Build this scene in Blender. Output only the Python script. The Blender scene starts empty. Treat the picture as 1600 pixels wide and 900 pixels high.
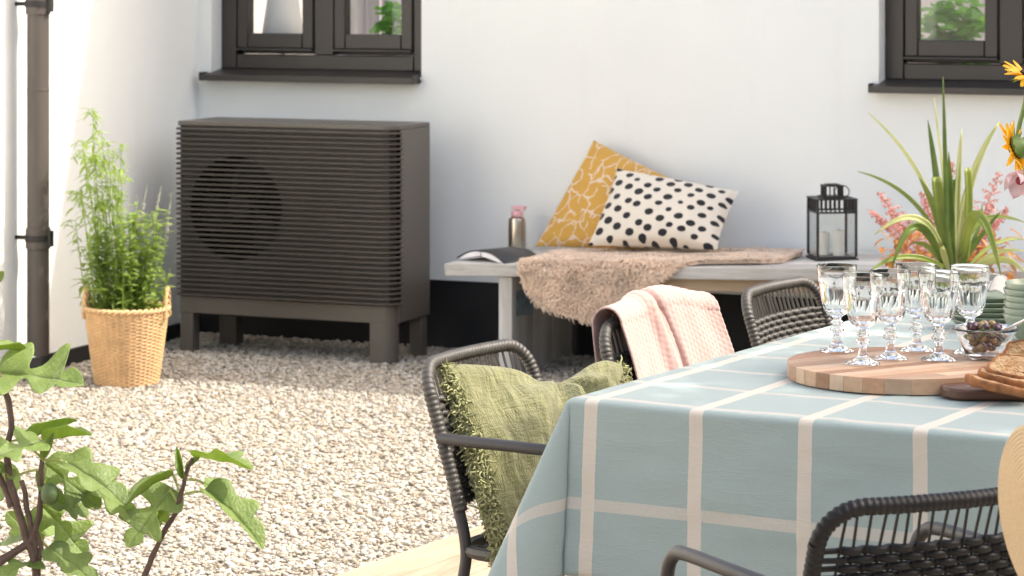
import bpy, math, random
import numpy as np
from mathutils import Vector, Matrix, Quaternion, noise

random.seed(7)
rng = np.random.default_rng(7)
PI = math.pi
sc = bpy.context.scene
col = sc.collection

# ------------------------------------------------------------------ camera
FPX, CX, YH, CAM_H = 4300.0, 800.0, -50.0, 1.55      # focal length, centre and horizon in photo pixels
PSI = math.atan(0.428)
CS, SN = math.cos(PSI), math.sin(PSI)
cam_d = bpy.data.cameras.new('camera')
cam = bpy.data.objects.new('camera', cam_d); col.objects.link(cam)
cam.location = (0, 0, CAM_H); cam.rotation_euler = (PI/2, 0, PSI)
cam_d.sensor_width = 36; cam_d.lens = 36*FPX/1600
cam_d.shift_y = -(450-YH)/1600
cam_d.clip_start = .1; cam_d.clip_end = 2000
cam_d.dof.use_dof = True; cam_d.dof.focus_distance = 5.5; cam_d.dof.aperture_fstop = 11.0
sc.camera = cam

# ------------------------------------------------------------------ sky, sun, exposure
SUN = Vector((0.80, 0.277, 1.0)).normalized()
w = bpy.data.worlds.new('World'); sc.world = w; w.use_nodes = True
nt = w.node_tree; nt.nodes.clear()
wo = nt.nodes.new('ShaderNodeOutputWorld'); bg = nt.nodes.new('ShaderNodeBackground')
sky = nt.nodes.new('ShaderNodeTexSky'); sky.sky_type = 'NISHITA'; sky.sun_disc = False
sky.sun_elevation = math.asin(SUN.z); sky.sun_rotation = math.atan2(SUN.x, SUN.y)
sky.air_density = 1.0; sky.dust_density = 6.0; sky.ozone_density = 0.35
bg.inputs[1].default_value = 0.15
nt.links.new(sky.outputs[0], bg.inputs[0]); nt.links.new(bg.outputs[0], wo.inputs[0])
sun_d = bpy.data.lights.new('sun', 'SUN'); sun_d.energy = 2.3; sun_d.angle = math.radians(.53)
sun_d.color = (1, .96, .88)
sun = bpy.data.objects.new('sun', sun_d); col.objects.link(sun)
sun.rotation_euler = SUN.to_track_quat('Z', 'Y').to_euler(); sun.location = (8, 12, 12)
sc.view_settings.view_transform = 'Standard'; sc.view_settings.look = 'None'
sc.view_settings.exposure = 1.27; sc.view_settings.gamma = 1
sc.cycles.max_bounces = 14; sc.cycles.diffuse_bounces = 6; sc.cycles.transmission_bounces = 12
sc.cycles.transparent_max_bounces = 16; sc.cycles.glossy_bounces = 6
sc.cycles.sample_clamp_indirect = 6; sc.cycles.use_denoising = True

# ------------------------------------------------------------------ from photo pixels to places
def D(u, v, z):
    x = (u-CX)/FPX*z
    return Vector((x*CS-z*SN, x*SN+z*CS, CAM_H-(v-YH)/FPX*z))
def P(u, v, h): return D(u, v, FPX*(CAM_H-h)/(v-YH))
def PY(u, v, y):
    k = (u-CX)/FPX; return D(u, v, y/(CS+k*SN))
def PX(u, v, x):
    k = (u-CX)/FPX; return D(u, v, x/(k*CS-SN))
def CW(x, z, h): return Vector((x*CS-z*SN, x*SN+z*CS, h))

# ------------------------------------------------------------------ mesh helpers
class MB:
    def __init__(s): s.v = []; s.f = []; s.uv = []; s.has_uv = False
    def add(s, vs, fs, uvs=None):
        o = len(s.v); s.v += [tuple(p) for p in vs]; s.f += [tuple(i+o for i in f) for f in fs]
        if uvs is not None: s.has_uv = True; s.uv += [tuple(t) for t in uvs]
        else: s.uv += [(0, 0)]*len(vs)
        return s
    def box(s, a, b, M=None):
        (x0, y0, z0), (x1, y1, z1) = a, b
        vs = [Vector(p) for p in ((x0,y0,z0),(x1,y0,z0),(x1,y1,z0),(x0,y1,z0),(x0,y0,z1),(x1,y0,z1),(x1,y1,z1),(x0,y1,z1))]
        if M is not None: vs = [M @ p for p in vs]
        return s.add(vs, [(0,3,2,1),(4,5,6,7),(0,1,5,4),(1,2,6,5),(2,3,7,6),(3,0,4,7)])
    def tube(s, pts, r, n=8, cap=True, flat=1.0, closed=False):
        pts = [Vector(p) for p in pts]; m = len(pts)
        rs = r if hasattr(r, '__len__') else [r]*m
        T = []
        for i in range(m):
            if closed: t = pts[(i+1) % m]-pts[i-1]
            else: t = pts[min(i+1, m-1)]-pts[max(i-1, 0)]
            T.append(t.normalized() if t.length > 1e-9 else Vector((0,0,1)))
        up = Vector((0,0,1)) if abs(T[0].z) < .9 else Vector((0,1,0))
        nrm = (up-T[0]*up.dot(T[0])).normalized(); vs = []
        for i in range(m):
            nrm = (nrm-T[i]*nrm.dot(T[i]))
            nrm = nrm.normalized() if nrm.length > 1e-6 else T[i].orthogonal().normalized()
            b = T[i].cross(nrm)
            for k in range(n):
                a = 2*PI*k/n
                vs.append(pts[i]+(nrm*math.cos(a)+b*math.sin(a)*flat)*rs[i])
        fs = []
        for i in range(m if closed else m-1):
            j = (i+1) % m
            for k in range(n):
                k2 = (k+1) % n
                fs.append((i*n+k, i*n+k2, j*n+k2, j*n+k))
        if cap and not closed:
            fs.append(tuple(range(n-1, -1, -1))); fs.append(tuple((m-1)*n+k for k in range(n)))
        return s.add(vs, fs)
    def lathe(s, prof, n=32, c=(0,0,0), mod=None, closed=False):
        vs = []; m = len(prof)
        for (r, z) in prof:
            for k in range(n):
                a = 2*PI*k/n; rr = r if mod is None else mod(r, z, a)
                vs.append((c[0]+rr*math.cos(a), c[1]+rr*math.sin(a), c[2]+z))
        fs = []
        for i in range(m if closed else m-1):
            j = (i+1) % m
            for k in range(n):
                k2 = (k+1) % n; fs.append((i*n+k, i*n+k2, j*n+k2, j*n+k))
        if not closed:
            if prof[0][0] > 1e-5: fs.append(tuple(range(n-1, -1, -1)))
            if prof[-1][0] > 1e-5: fs.append(tuple((m-1)*n+k for k in range(n)))
        return s.add(vs, fs)
    def grid(s, fn, nu, nv, uvfn=None):
        vs = []; uv = []
        for j in range(nv+1):
            for i in range(nu+1):
                vs.append(fn(i/nu, j/nv)); uv.append(uvfn(i/nu, j/nv) if uvfn else (i/nu, j/nv))
        fs = [(j*(nu+1)+i, j*(nu+1)+i+1, (j+1)*(nu+1)+i+1, (j+1)*(nu+1)+i) for j in range(nv) for i in range(nu)]
        return s.add(vs, fs, uv)
    def prism(s, poly, z0, z1, M=None):
        n = len(poly)
        vs = [Vector((x, y, z0)) for x, y in poly]+[Vector((x, y, z1)) for x, y in poly]
        if M is not None: vs = [M @ p for p in vs]
        return s.add(vs, [tuple(range(n-1,-1,-1)), tuple(range(n,2*n))]+[(i,(i+1)%n,(i+1)%n+n,i+n) for i in range(n)])
    def sphere(s, c, r, n=10, m=6, M=None):
        c = Vector(c); r = Vector(r) if hasattr(r, '__len__') else Vector((r, r, r)); vs = []
        for j in range(m+1):
            t = PI*j/m
            for i in range(n):
                a = 2*PI*i/n
                p = Vector((r.x*math.sin(t)*math.cos(a), r.y*math.sin(t)*math.sin(a), r.z*math.cos(t)))
                vs.append(c+(M @ p if M is not None else p))
        fs = [(j*n+i, (j+1)*n+i, (j+1)*n+(i+1)%n, j*n+(i+1)%n) for j in range(m) for i in range(n)]
        return s.add(vs, fs)

def wm(o):
    m = o.matrix_basis.copy()
    return wm(o.parent) @ m if o.parent else m
def obj(name, mb, mat, parent=None, local=False, smooth=40, bevel=0, kind=None, solid=0, label=None):
    vs = mb.v
    if parent is not None and not local:
        Mi = wm(parent).inverted(); vs = [tuple(Mi @ Vector(p)) for p in vs]
    me = bpy.data.meshes.new(name); me.from_pydata(vs, [], mb.f)
    if mb.has_uv:
        ul = me.uv_layers.new(name='UVMap')
        li = np.zeros(len(me.loops), dtype=np.int32); me.loops.foreach_get('vertex_index', li)
        ul.data.foreach_set('uv', np.asarray(mb.uv, dtype=np.float32)[li].ravel())
    me.validate(); me.update()
    if smooth:
        me.polygons.foreach_set('use_smooth', [True]*len(me.polygons))
        if smooth < 180: me.set_sharp_from_angle(angle=math.radians(smooth))
    o = bpy.data.objects.new(name, me); col.objects.link(o)
    if mat is not None: me.materials.append(mat)
    if parent is not None: o.parent = parent
    if solid:
        m = o.modifiers.new('solid', 'SOLIDIFY'); m.thickness = solid; m.offset = 0
    if bevel:
        m = o.modifiers.new('bevel', 'BEVEL'); m.width = bevel; m.segments = 2; m.limit_method = 'ANGLE'
    if kind: o['kind'] = kind
    if label: o['label'] = label
    return o
def tag(o, label, cat, group=None, kind=None):
    o['label'] = label; o['category'] = cat
    if group: o['group'] = group
    if kind: o['kind'] = kind
    return o
def thing(name, label, cat, loc=(0,0,0), rz=0, group=None):
    o = bpy.data.objects.new(name, None); col.objects.link(o); o.empty_display_size = .1
    o.location = loc; o.rotation_euler = (0, 0, rz)
    return tag(o, label, cat, group)
def link_copy(src, parent=None, matrix=None):
    o = src.copy(); col.objects.link(o); o.parent = parent
    if matrix is not None: o.matrix_basis = matrix
    return o
def copy_tree(src, parent=None):
    o = src.copy(); col.objects.link(o); o.parent = parent
    for ch in list(src.children): copy_tree(ch, o)
    return o
def bez(p0, p1, p2, n):
    return [p0*(1-t)**2+p1*2*t*(1-t)+p2*t*t for t in [i/n for i in range(n+1)]]
def smooth_path(pts, n=6):
    pts = [Vector(p) for p in pts]; out = []
    for i in range(len(pts)-1):
        p0 = pts[max(i-1,0)]; p1 = pts[i]; p2 = pts[i+1]; p3 = pts[min(i+2,len(pts)-1)]
        for k in range(n):
            t = k/n
            out.append(.5*((2*p1)+(p2-p0)*t+(2*p0-5*p1+4*p2-p3)*t*t+(3*p1-p0-3*p2+p3)*t**3))
    return out+[pts[-1]]

# ------------------------------------------------------------------ materials
def lin(c):  # sRGB 0..255 -> linear
    return tuple(((x/255)/12.92 if x <= 10 else ((x/255+.055)/1.055)**2.4) for x in c)
class NT:
    def __init__(s, name):
        s.m = bpy.data.materials.new(name); s.m.use_nodes = True; s.t = s.m.node_tree
        s.b = s.t.nodes['Principled BSDF']; s.out = s.t.nodes['Material Output']
    def n(s, typ, **kw):
        x = s.t.nodes.new(typ)
        for k, v in kw.items(): setattr(x, k, v)
        return x
    def l(s, a, b): s.t.links.new(a, b)
    def val(s, sock, v):
        if hasattr(v, 'is_output') or isinstance(v, bpy.types.NodeSocket): s.l(v, sock)
        else: sock.default_value = v
    def math(s, op, a, b=0.0, c=0.0):
        x = s.n('ShaderNodeMath', operation=op); s.val(x.inputs[0], a); s.val(x.inputs[1], b)
        if op in ('SMOOTH_MIN', 'WRAP', 'COMPARE', 'MULTIPLY_ADD'): s.val(x.inputs[2], c)
        return x.outputs[0]
    def mix(s, f, a, b, blend='MIX'):
        x = s.n('ShaderNodeMix', data_type='RGBA', blend_type=blend)
        s.val(x.inputs[0], f)
        for k, c in ((6, a), (7, b)):
            if isinstance(c, tuple): x.inputs[k].default_value = (*c[:3], 1)
            else: s.l(c, x.inputs[k])
        return x.outputs[2]
    def coord(s, which='Object'): return s.n('ShaderNodeTexCoord').outputs[which]
    def mapping(s, vec, scale=(1,1,1), loc=(0,0,0), rot=(0,0,0)):
        x = s.n('ShaderNodeMapping'); s.l(vec, x.inputs[0]); x.inputs['Scale'].default_value = scale
        x.inputs['Location'].default_value = loc; x.inputs['Rotation'].default_value = rot
        return x.outputs[0]
    def noise(s, vec, scale, detail=3, rough=.55, dist=0):
        x = s.n('ShaderNodeTexNoise'); s.l(vec, x.inputs['Vector']); x.inputs['Scale'].default_value = scale
        x.inputs['Detail'].default_value = detail; x.inputs['Roughness'].default_value = rough
        x.inputs['Distortion'].default_value = dist
        return x
    def ramp(s, f, stops):
        x = s.n('ShaderNodeValToRGB'); s.l(f, x.inputs[0]); e = x.color_ramp.elements
        while len(e) < len(stops): e.new(.5)
        for i, (p, c) in enumerate(stops):
            e[i].position = p; e[i].color = (*c[:3], 1) if isinstance(c, tuple) else (c, c, c, 1)
        return x.outputs[0]
    def bump(s, h, strength=.3, dist=.01):
        x = s.n('ShaderNodeBump'); s.l(h, x.inputs['Height']); x.inputs['Strength'].default_value = strength
        x.inputs['Distance'].default_value = dist
        s.l(x.outputs[0], s.b.inputs['Normal']); return x
    def set(s, **kw):
        for k, v in kw.items():
            sock = s.b.inputs[k.replace('_', ' ')]
            if isinstance(v, tuple) and len(v) == 3: v = (*v, 1)
            s.val(sock, v)
        return s
def mat(name, c, rough=.6, var=.12, vs=6, bump=0, bs=60, bd=.004, metal=0, spec=.5, stretch=(1,1,1), coat=0, sheen=0, fine=0):
    m = NT(name); co = m.mapping(m.coord(), stretch)
    n1 = m.noise(co, vs, 4).outputs['Fac']
    dark = tuple(x*(1-var) for x in c); light = tuple(min(1, x*(1+var)) for x in c)
    cc = m.ramp(n1, [(.3, dark), (.7, light)])
    if fine:
        n2 = m.noise(co, vs*25, 2).outputs['Fac']
        cc = m.mix(fine, cc, m.ramp(n2, [(.35, tuple(x*.6 for x in c)), (.65, tuple(min(1, x*1.3) for x in c))]))
    m.set(Base_Color=cc, Roughness=rough, Metallic=metal, Specular_IOR_Level=spec, Coat_Weight=coat, Sheen_Weight=sheen)
    if bump: m.bump(m.noise(co, bs, 4).outputs['Fac'], bump, bd)
    return m.m
def leafmat(name, c, c2, tr=.35, rough=.45, tcol=None, vs=9):
    m = NT(name); co = m.coord()
    cc = m.ramp(m.noise(co, vs, 3).outputs['Fac'], [(.3, c), (.7, c2)])
    m.set(Base_Color=cc, Roughness=rough)
    t = m.n('ShaderNodeBsdfTranslucent'); t.inputs[0].default_value = (*(tcol or tuple(min(1, x*1.6) for x in c2)), 1)
    x = m.n('ShaderNodeMixShader'); x.inputs[0].default_value = tr
    m.l(m.b.outputs[0], x.inputs[1]); m.l(t.outputs[0], x.inputs[2]); m.l(x.outputs[0], m.out.inputs[0])
    m.bump(m.noise(co, 120, 2).outputs['Fac'], .15, .002)
    return m.m
def glassmat(name, c=(1,1,1), rough=0.0, ior=1.46):
    m = NT(name); m.set(Base_Color=c, Roughness=rough, IOR=ior, Transmission_Weight=1.0); return m.m
def panemat(name):
    m = NT(name); t = m.n('ShaderNodeBsdfTransparent'); g = m.n('ShaderNodeBsdfGlossy'); g.inputs['Roughness'].default_value = .01
    t.inputs[0].default_value = (.97,.98,.975,1)
    lw = m.n('ShaderNodeLayerWeight'); lw.inputs[0].default_value = .5; fr = m.math('MULTIPLY_ADD', m.math('POWER', lw.outputs['Facing'], 4.0), .9, .045)
    x = m.n('ShaderNodeMixShader'); m.l(fr, x.inputs[0]); m.l(t.outputs[0], x.inputs[1]); m.l(g.outputs[0], x.inputs[2])
    m.l(x.outputs[0], m.out.inputs[0]); return m.m

def plaster():
    m = NT('white_plaster'); co = m.coord()
    big = m.noise(co, 1.3, 4).outputs['Fac']; cc = m.ramp(big, [(.3, (.83,.845,.81)), (.7, (.875,.89,.855))])
    st = m.noise(m.mapping(co, (3,3,.35)), 2.2, 5, .6).outputs['Fac']
    cc = m.mix(m.ramp(st, [(.58, 0.0), (.85, .16)]), cc, (.62,.59,.54))
    m.set(Base_Color=cc, Roughness=.85)
    f = m.noise(co, 90, 5, .6).outputs['Fac']; g = m.noise(co, 14, 3).outputs['Fac']
    m.bump(m.math('ADD', f, m.math('MULTIPLY', g, 1.5)), .16, .004); return m.m
def wood(name, c1, c2, axis='x', scale=1, rough=.55, rings=14, dist=2.2, bump=.15):
    m = NT(name); co = m.coord(); info = m.n('ShaderNodeObjectInfo')
    off = m.n('ShaderNodeVectorMath', operation='MULTIPLY_ADD')
    m.l(info.outputs['Random'], off.inputs[0]); off.inputs[1].default_value = (37, 51, 23); m.l(co, off.inputs[2])
    st = {'x': (.12, 1, 1), 'y': (1, .12, 1), 'z': (1, 1, .12)}[axis]
    v = m.mapping(off.outputs[0], tuple(x*scale for x in st))
    n = m.noise(v, rings, 5, .6, dist).outputs['Fac']; fine = m.noise(v, rings*9, 3).outputs['Fac']
    f = m.math('ADD', m.math('MULTIPLY', n, .75), m.math('MULTIPLY', fine, .25))
    cc = m.ramp(f, [(.32, c1), (.68, c2)])
    br = m.math('MULTIPLY_ADD', info.outputs['Random'], .35, .82)
    x = m.n('ShaderNodeHueSaturation'); m.l(cc, x.inputs['Color']); m.l(br, x.inputs['Value'])
    m.set(Base_Color=x.outputs[0], Roughness=rough); m.bump(f, bump, .003); return m.m

M_plaster = plaster()
M_black = mat('black_paint', (.012,.012,.012), .7, .3, 5, .2, 40)
M_winframe = mat('window_brown_grey', (.042,.036,.031), .38, .08, 4, .04, 160, .001)
M_pane = panemat('window_glass')
M_pump = mat('pump_taupe_metal', (.098,.086,.072), .38, .06, 3, .06, 220, .001)
M_pumpdark = mat('pump_dark', (.02,.018,.017), .6, .2, 8)
M_pipe = mat('downpipe_grey', (.085,.07,.06), .5, .18, 5, .08, 60, .002, stretch=(4,4,.5))
M_cord = mat('woven_cord', (.062,.055,.046), .5, .22, 30, .3, 300, .001)
M_cordshade = mat('woven_cord_shaded', (.012,.0115,.011), .5, .22, 30, .3, 300, .001, spec=.25)  # same cord as the other chairs, with shade put into its colour
M_slat = mat('pump_slat_metal', (.062,.054,.045), .36, .06, 3, .05, 220, .001)
M_tube = mat('dark_steel', (.045,.042,.042), .45, .12, 12, .04, 200, .001)
M_glass = glassmat('clear_glass', (.985,.99,.988))
M_glassw = glassmat('bowl_glass', (.97,.96,.97))
# ================================================================== ground, gravel, deck
YW, XW = 10.267, -5.85          # face of the house wall, face of the side wing
def gravel_mat(name, attr=False):
    m = NT(name); co = m.coord()
    if attr:
        a = m.n('ShaderNodeAttribute'); a.attribute_name = 'Col'
        n = m.noise(co, 140, 3).outputs['Fac']
        cc = m.mix(.55, a.outputs['Color'], m.mix(n, (.6,.6,.6), (1,1,1)), 'MULTIPLY')
        m.set(Base_Color=cc, Roughness=.8); m.bump(m.noise(co, 200, 3).outputs['Fac'], .3, .003)
    else:
        v = m.n('ShaderNodeTexVoronoi'); m.l(co, v.inputs['Vector']); v.inputs['Scale'].default_value = 48
        cc = m.ramp(m.noise(co, 60, 4).outputs['Fac'], [(.3, (.36,.315,.255)), (.7, (.50,.45,.375))])
        m.set(Base_Color=cc, Roughness=.9); m.bump(v.outputs['Distance'], .8, .012)
    return m.m
g = MB(); g.add([(-400,-400,-.012),(400,-400,-.012),(400,400,-.012),(-400,400,-.012)], [(0,1,2,3)])
gr = obj('ground', g, gravel_mat('gravel_bed'), smooth=0); gr['kind'] = 'structure'; gr['label'] = 'pale gravel yard'

TA = math.atan(.58)                                   # table, deck: turned this far from the view axis
EY = CW(math.sin(TA), math.cos(TA), 0); EX = CW(math.cos(TA), -math.sin(TA), 0)
ZD = .03                                              # top of the deck
DK0 = P(517, 900, ZD)
def deck_ab(p):
    d = Vector((p[0], p[1], ZD))-DK0; return d.dot(EX), d.dot(EY)

def stones():
    ico = []; ph = (1+5**.5)/2
    for a, b in ((-1,ph),(1,ph),(-1,-ph),(1,-ph)): ico += [(a,b,0)]
    for a, b in ((-1,ph),(1,ph),(-1,-ph),(1,-ph)): ico += [(0,a,b)]
    for a, b in ((ph,-1),(ph,1),(-ph,-1),(-ph,1)): ico += [(a,0,b)]
    V = np.array(ico)/np.linalg.norm(ico[0])
    F = np.array([(0,11,5),(0,5,1),(0,1,7),(0,7,10),(0,10,11),(1,5,9),(5,11,4),(11,10,2),(10,7,6),(7,1,8),(3,9,4),(3,4,2),(3,2,6),(3,6,8),(3,8,9),(4,9,5),(2,4,11),(6,2,10),(8,6,7),(9,8,1)])
    protos = [V*(1+rng.uniform(-.28, .28, (12, 1)))*np.array([1, rng.uniform(.65, .95), rng.uniform(.38, .6)]) for _ in range(12)]
    N = 110000
    zc = np.sqrt(rng.uniform(6.2**2, 12.0**2, N)); k = rng.uniform(-.208, .10, N); xc = k*zc
    X = xc*CS-zc*SN; Y = xc*SN+zc*CS
    ok = (Y < YW-.03) & (X > XW+.03)
    dx, dy = X-DK0.x, Y-DK0.y
    A = dx*EX.x+dy*EX.y
    ok &= ~((A > .0) & (dx*EY.x+dy*EY.y < 1.3))
    X, Y = X[ok], Y[ok]; n = len(X)
    r = rng.lognormal(math.log(.0072), .32, n)
    big = rng.random(n) < .03; r[big] *= 1.35
    # random rotations about z then small tilt
    a = rng.uniform(0, 2*PI, n); t = rng.normal(0, .30, n); b = rng.uniform(0, 2*PI, n)
    def Rz(x):
        R = np.zeros((n,3,3)); R[:,0,0] = np.cos(x); R[:,0,1] = -np.sin(x); R[:,1,0] = np.sin(x); R[:,1,1] = np.cos(x); R[:,2,2] = 1; return R
    def Rx(x):
        R = np.zeros((n,3,3)); R[:,1,1] = np.cos(x); R[:,1,2] = -np.sin(x); R[:,2,1] = np.sin(x); R[:,2,2] = np.cos(x); R[:,0,0] = 1; return R
    R = Rz(b) @ Rx(t) @ Rz(a)
    pid = rng.integers(0, 12, n); PV = np.stack(protos)[pid]
    W = np.einsum('nij,nkj->nki', R, PV)*r[:, None, None]
    Z = rng.uniform(-.007, .0015, n)
    W += np.stack([X, Y, Z], 1)[:, None, :]
    FF = (F[None]+(np.arange(n)*12)[:, None, None]).reshape(-1, 3)
    me = bpy.data.meshes.new('gravel'); me.vertices.add(n*12); me.vertices.foreach_set('co', W.reshape(-1).astype(np.float32))
    me.loops.add(len(FF)*3); me.loops.foreach_set('vertex_index', FF.reshape(-1).astype(np.int32))
    me.polygons.add(len(FF)); me.polygons.foreach_set('loop_start', (np.arange(len(FF))*3).astype(np.int32))
    me.update(calc_edges=True)
    pal = np.array([(.66,.60,.50),(.72,.67,.59),(.60,.52,.41),(.50,.45,.38),(.74,.70,.64),(.56,.46,.34),(.40,.35,.29),(.66,.57,.45)])
    c = pal[rng.choice(8, n, p=[.22,.22,.14,.10,.14,.08,.04,.06])]*rng.uniform(.62, .78, (n, 1))*np.array([1.0,.99,.97])
    at = me.color_attributes.new('Col', 'FLOAT_COLOR', 'POINT')
    at.data.foreach_set('color', np.repeat(np.concatenate([c, np.ones((n,1))], 1), 12, 0).astype(np.float32).ravel())
    me.materials.append(gravel_mat('gravel_stone', True))
    o = bpy.data.objects.new('gravel', me); col.objects.link(o)
    o['kind'] = 'stuff'; o['label'] = 'cream and grey crushed gravel covering the yard'; o['category'] = 'gravel'
stones()

M_deck = wood('deck_wood', (.24,.17,.11), (.44,.34,.24), 'y', 1, .7, 9, 1.5, .3)
deck = thing('deck', 'sun-bleached wooden deck under the dining table', 'deck', DK0); deck['kind'] = 'structure'
deck.rotation_euler = (0, 0, math.atan2(-EY.x, EY.y))
pw = .145
for i in range(16):
    m = MB(); x0 = .002+i*pw
    y1 = 1.22+random.uniform(-.004, .004)
    m.box((x0, -5.0, -.022), (x0+pw-.006, y1, 0))
    obj('plank', m, M_deck, deck, local=True, bevel=.003)

# ================================================================== house
house = thing('house', 'white rendered house wall with brown framed windows and black plinth', 'building', (XW, YW, 0))
WIN = [(-5.787, -4.80), (-2.863, -1.876)]
WZ0, WZ1 = 1.075, 2.35
def wall_with_holes(m, x0, x1, z0, z1, holes, y0, y1):
    xs = sorted({x0, x1}|{a for h in holes for a in h[:2]}); zs = sorted({z0, z1}|{a for h in holes for a in h[2:]})
    def solid(i, j):
        cx, cz = (xs[i]+xs[i+1])/2, (zs[j]+zs[j+1])/2
        return not any(h[0] < cx < h[1] and h[2] < cz < h[3] for h in holes)
    for i in range(len(xs)-1):
        for j in range(len(zs)-1):
            if not solid(i, j): continue
            a, b, c_, d = xs[i], xs[i+1], zs[j], zs[j+1]
            m.add([(a,y0,c_),(b,y0,c_),(b,y0,d),(a,y0,d)], [(0,1,2,3)]); m.add([(a,y1,c_),(b,y1,c_),(b,y1,d),(a,y1,d)], [(3,2,1,0)])
    for (a, b, c_, d) in holes:
        m.add([(a,y0,c_),(a,y1,c_),(a,y1,d),(a,y0,d)], [(0,1,2,3)]); m.add([(b,y0,c_),(b,y1,c_),(b,y1,d),(b,y0,d)], [(3,2,1,0)])
        m.add([(a,y0,c_),(b,y0,c_),(b,y1,c_),(a,y1,c_)], [(0,1,2,3)]); m.add([(a,y0,d),(b,y0,d),(b,y1,d),(a,y1,d)], [(3,2,1,0)])
    m.add([(x0,y0,z1),(x1,y0,z1),(x1,y1,z1),(x0,y1,z1)], [(0,1,2,3)])
    m.add([(x1,y0,z0),(x1,y1,z0),(x1,y1,z1),(x1,y0,z1)], [(0,1,2,3)])
XE = 3.2
m = MB(); wall_with_holes(m, XW-.3, XE, .27, 3.1, [(a, b, WZ0, WZ1) for a, b in WIN], YW, YW+.32)
obj('wall', m, M_plaster, house, smooth=0)
m = MB().box((XW-.3, YW+.008, -.1), (XE, YW+.31, .2695)); obj('plinth', m, M_black, house, smooth=0)
# roof with eave
M_roof = mat('roof_tile_dark', (.10,.07,.06), .8, .25, 12, .3, 20)
ridge_y, ridge_z = YW+2.2, 3.1+1.2
m = MB()
ye = YW-.345
m.add([(XW-.6,ye,3.10),(XE+.4,ye,3.10),(XE+.4,YW+1.15,3.90),(XW-.6,YW+1.15,3.90),
       (XW-.6,ye,3.24),(XE+.4,ye,3.24),(XE+.4,YW+1.15,4.04),(XW-.6,YW+1.15,4.04)],
      [(3,2,1,0),(4,5,6,7),(0,1,5,4),(1,2,6,5),(2,3,7,6),(3,0,4,7)])
obj('roof', m, M_roof, house, smooth=0)
# the rooms behind the windows
M_room = mat('room_paint', (.70,.66,.70), .9, .03, 2)
M_floor = mat('room_floor', (.5,.38,.26), .5, .1, 4)
m = MB()
m.box((XW-.25, YW+1.6, 0), (XE, YW+1.7, 2.5)); obj('room_wall', m, M_room, house, smooth=0)
m = MB().box((XW-.25, YW+.325, .0), (XE, YW+1.598, .05)); obj('room_floor', m, M_floor, house, smooth=0)
M_board = mat('window_board', (.75,.74,.72), .4, .03, 3)
def window(x0, x1):
    wd = bpy.data.objects.new('window', None); col.objects.link(wd); wd.parent = house
    wd.location = (x0-XW, 0, WZ0)
    W = x1-x0; yf = .085; Hh = WZ1-WZ0
    def part(name, boxes, mt=M_winframe, bevel=.004):
        mm = MB()
        for a, b in boxes: mm.box(a, b)
        return obj(name, mm, mt, wd, local=True, bevel=bevel)
    e = .002
    # outer frame: jambs, head, bottom, mullion
    fw = .075; my = yf+.075
    part('frame', [((e, yf, .045), (fw, my, Hh-e)), ((W-fw, yf, .045), (W-e, my, Hh-e)), ((fw+e, yf, .045), (W-fw-e, my, .045+.062)),
                   ((fw+e, yf, Hh-.07), (W-fw-e, my, Hh-e)), ((W/2-.045, yf+.001, .109), (W/2+.045, my, Hh-.072)), ((fw+e, yf+.058, .1085), (W/2-.046, my, .16)), ((W/2+.046, yf+.058, .1085), (W-fw-e, my, .16))])
    for a, b in ((fw+.006, W/2-.051), (W/2+.051, W-fw-.006)):
        z0, z1 = .135, Hh-.08; s = .05; y0, y1 = yf-.004, yf+.055
        part('sash', [((a, y0, z0), (a+s, y1, z1)), ((b-s, y0, z0), (b, y1, z1)), ((a+s+e, y0, z0), (b-s-e, y1, z0+s+.012)), ((a+s+e, y0, z1-s), (b-s-e, y1, z1))])
        part('drip_strip', [((a-.002, yf-.022, z0-.012), (b+.002, yf+.03, z0-.001))])
        part('pane', [((a+s-.004, yf+.02, z0+s+.008), (b-s+.004, yf+.026, z1-s+.004))], M_pane, 0)
    # sill: sloping plate with lip and raised end caps
    sl = MB(); pr = -.062; q = -.018; e2 = W-.012
    sl.add([(q, pr, .020),(e2, pr, .020),(e2, yf+.01, .046),(q, yf+.01, .046),(q, pr, .012),(e2, pr, .012),(e2, yf+.01, .036),(q, yf+.01, .036)],
           [(0,1,2,3),(7,6,5,4),(4,5,1,0),(5,6,2,1),(6,7,3,2),(7,4,0,3)])
    sl.box((q, pr-.004, -.002), (e2, pr-.0005, .024))
    sl.box((q-.006, pr-.004, -.002), (q-.0005, -.0005, .034)); sl.box((e2+.0005, pr-.004, -.002), (e2+.006, -.0005, .034))
    obj('sill', sl, M_winframe, wd, local=True, bevel=.0015)
    bd = MB().box((.0, my+.004, .03), (W, .45, .055)); obj('window_board', bd, M_board, wd, local=True, bevel=.003)
    return wd
for a, b in WIN: window(a, b)

# side wing with its low plinth
wing = thing('wing_wall', 'white rendered side wall meeting the house at the corner', 'wall', (XW, YW, 0))
m = MB().box((XW-.3, -2.0, .055), (XW, YW-.0005, 3.4)); obj('wall', m, M_plaster, wing, smooth=0)
m = MB().box((XW-.28, -2.0, -.1), (XW+.012, YW-.0005, .0545)); obj('plinth', m, M_black, wing, smooth=0)

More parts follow.
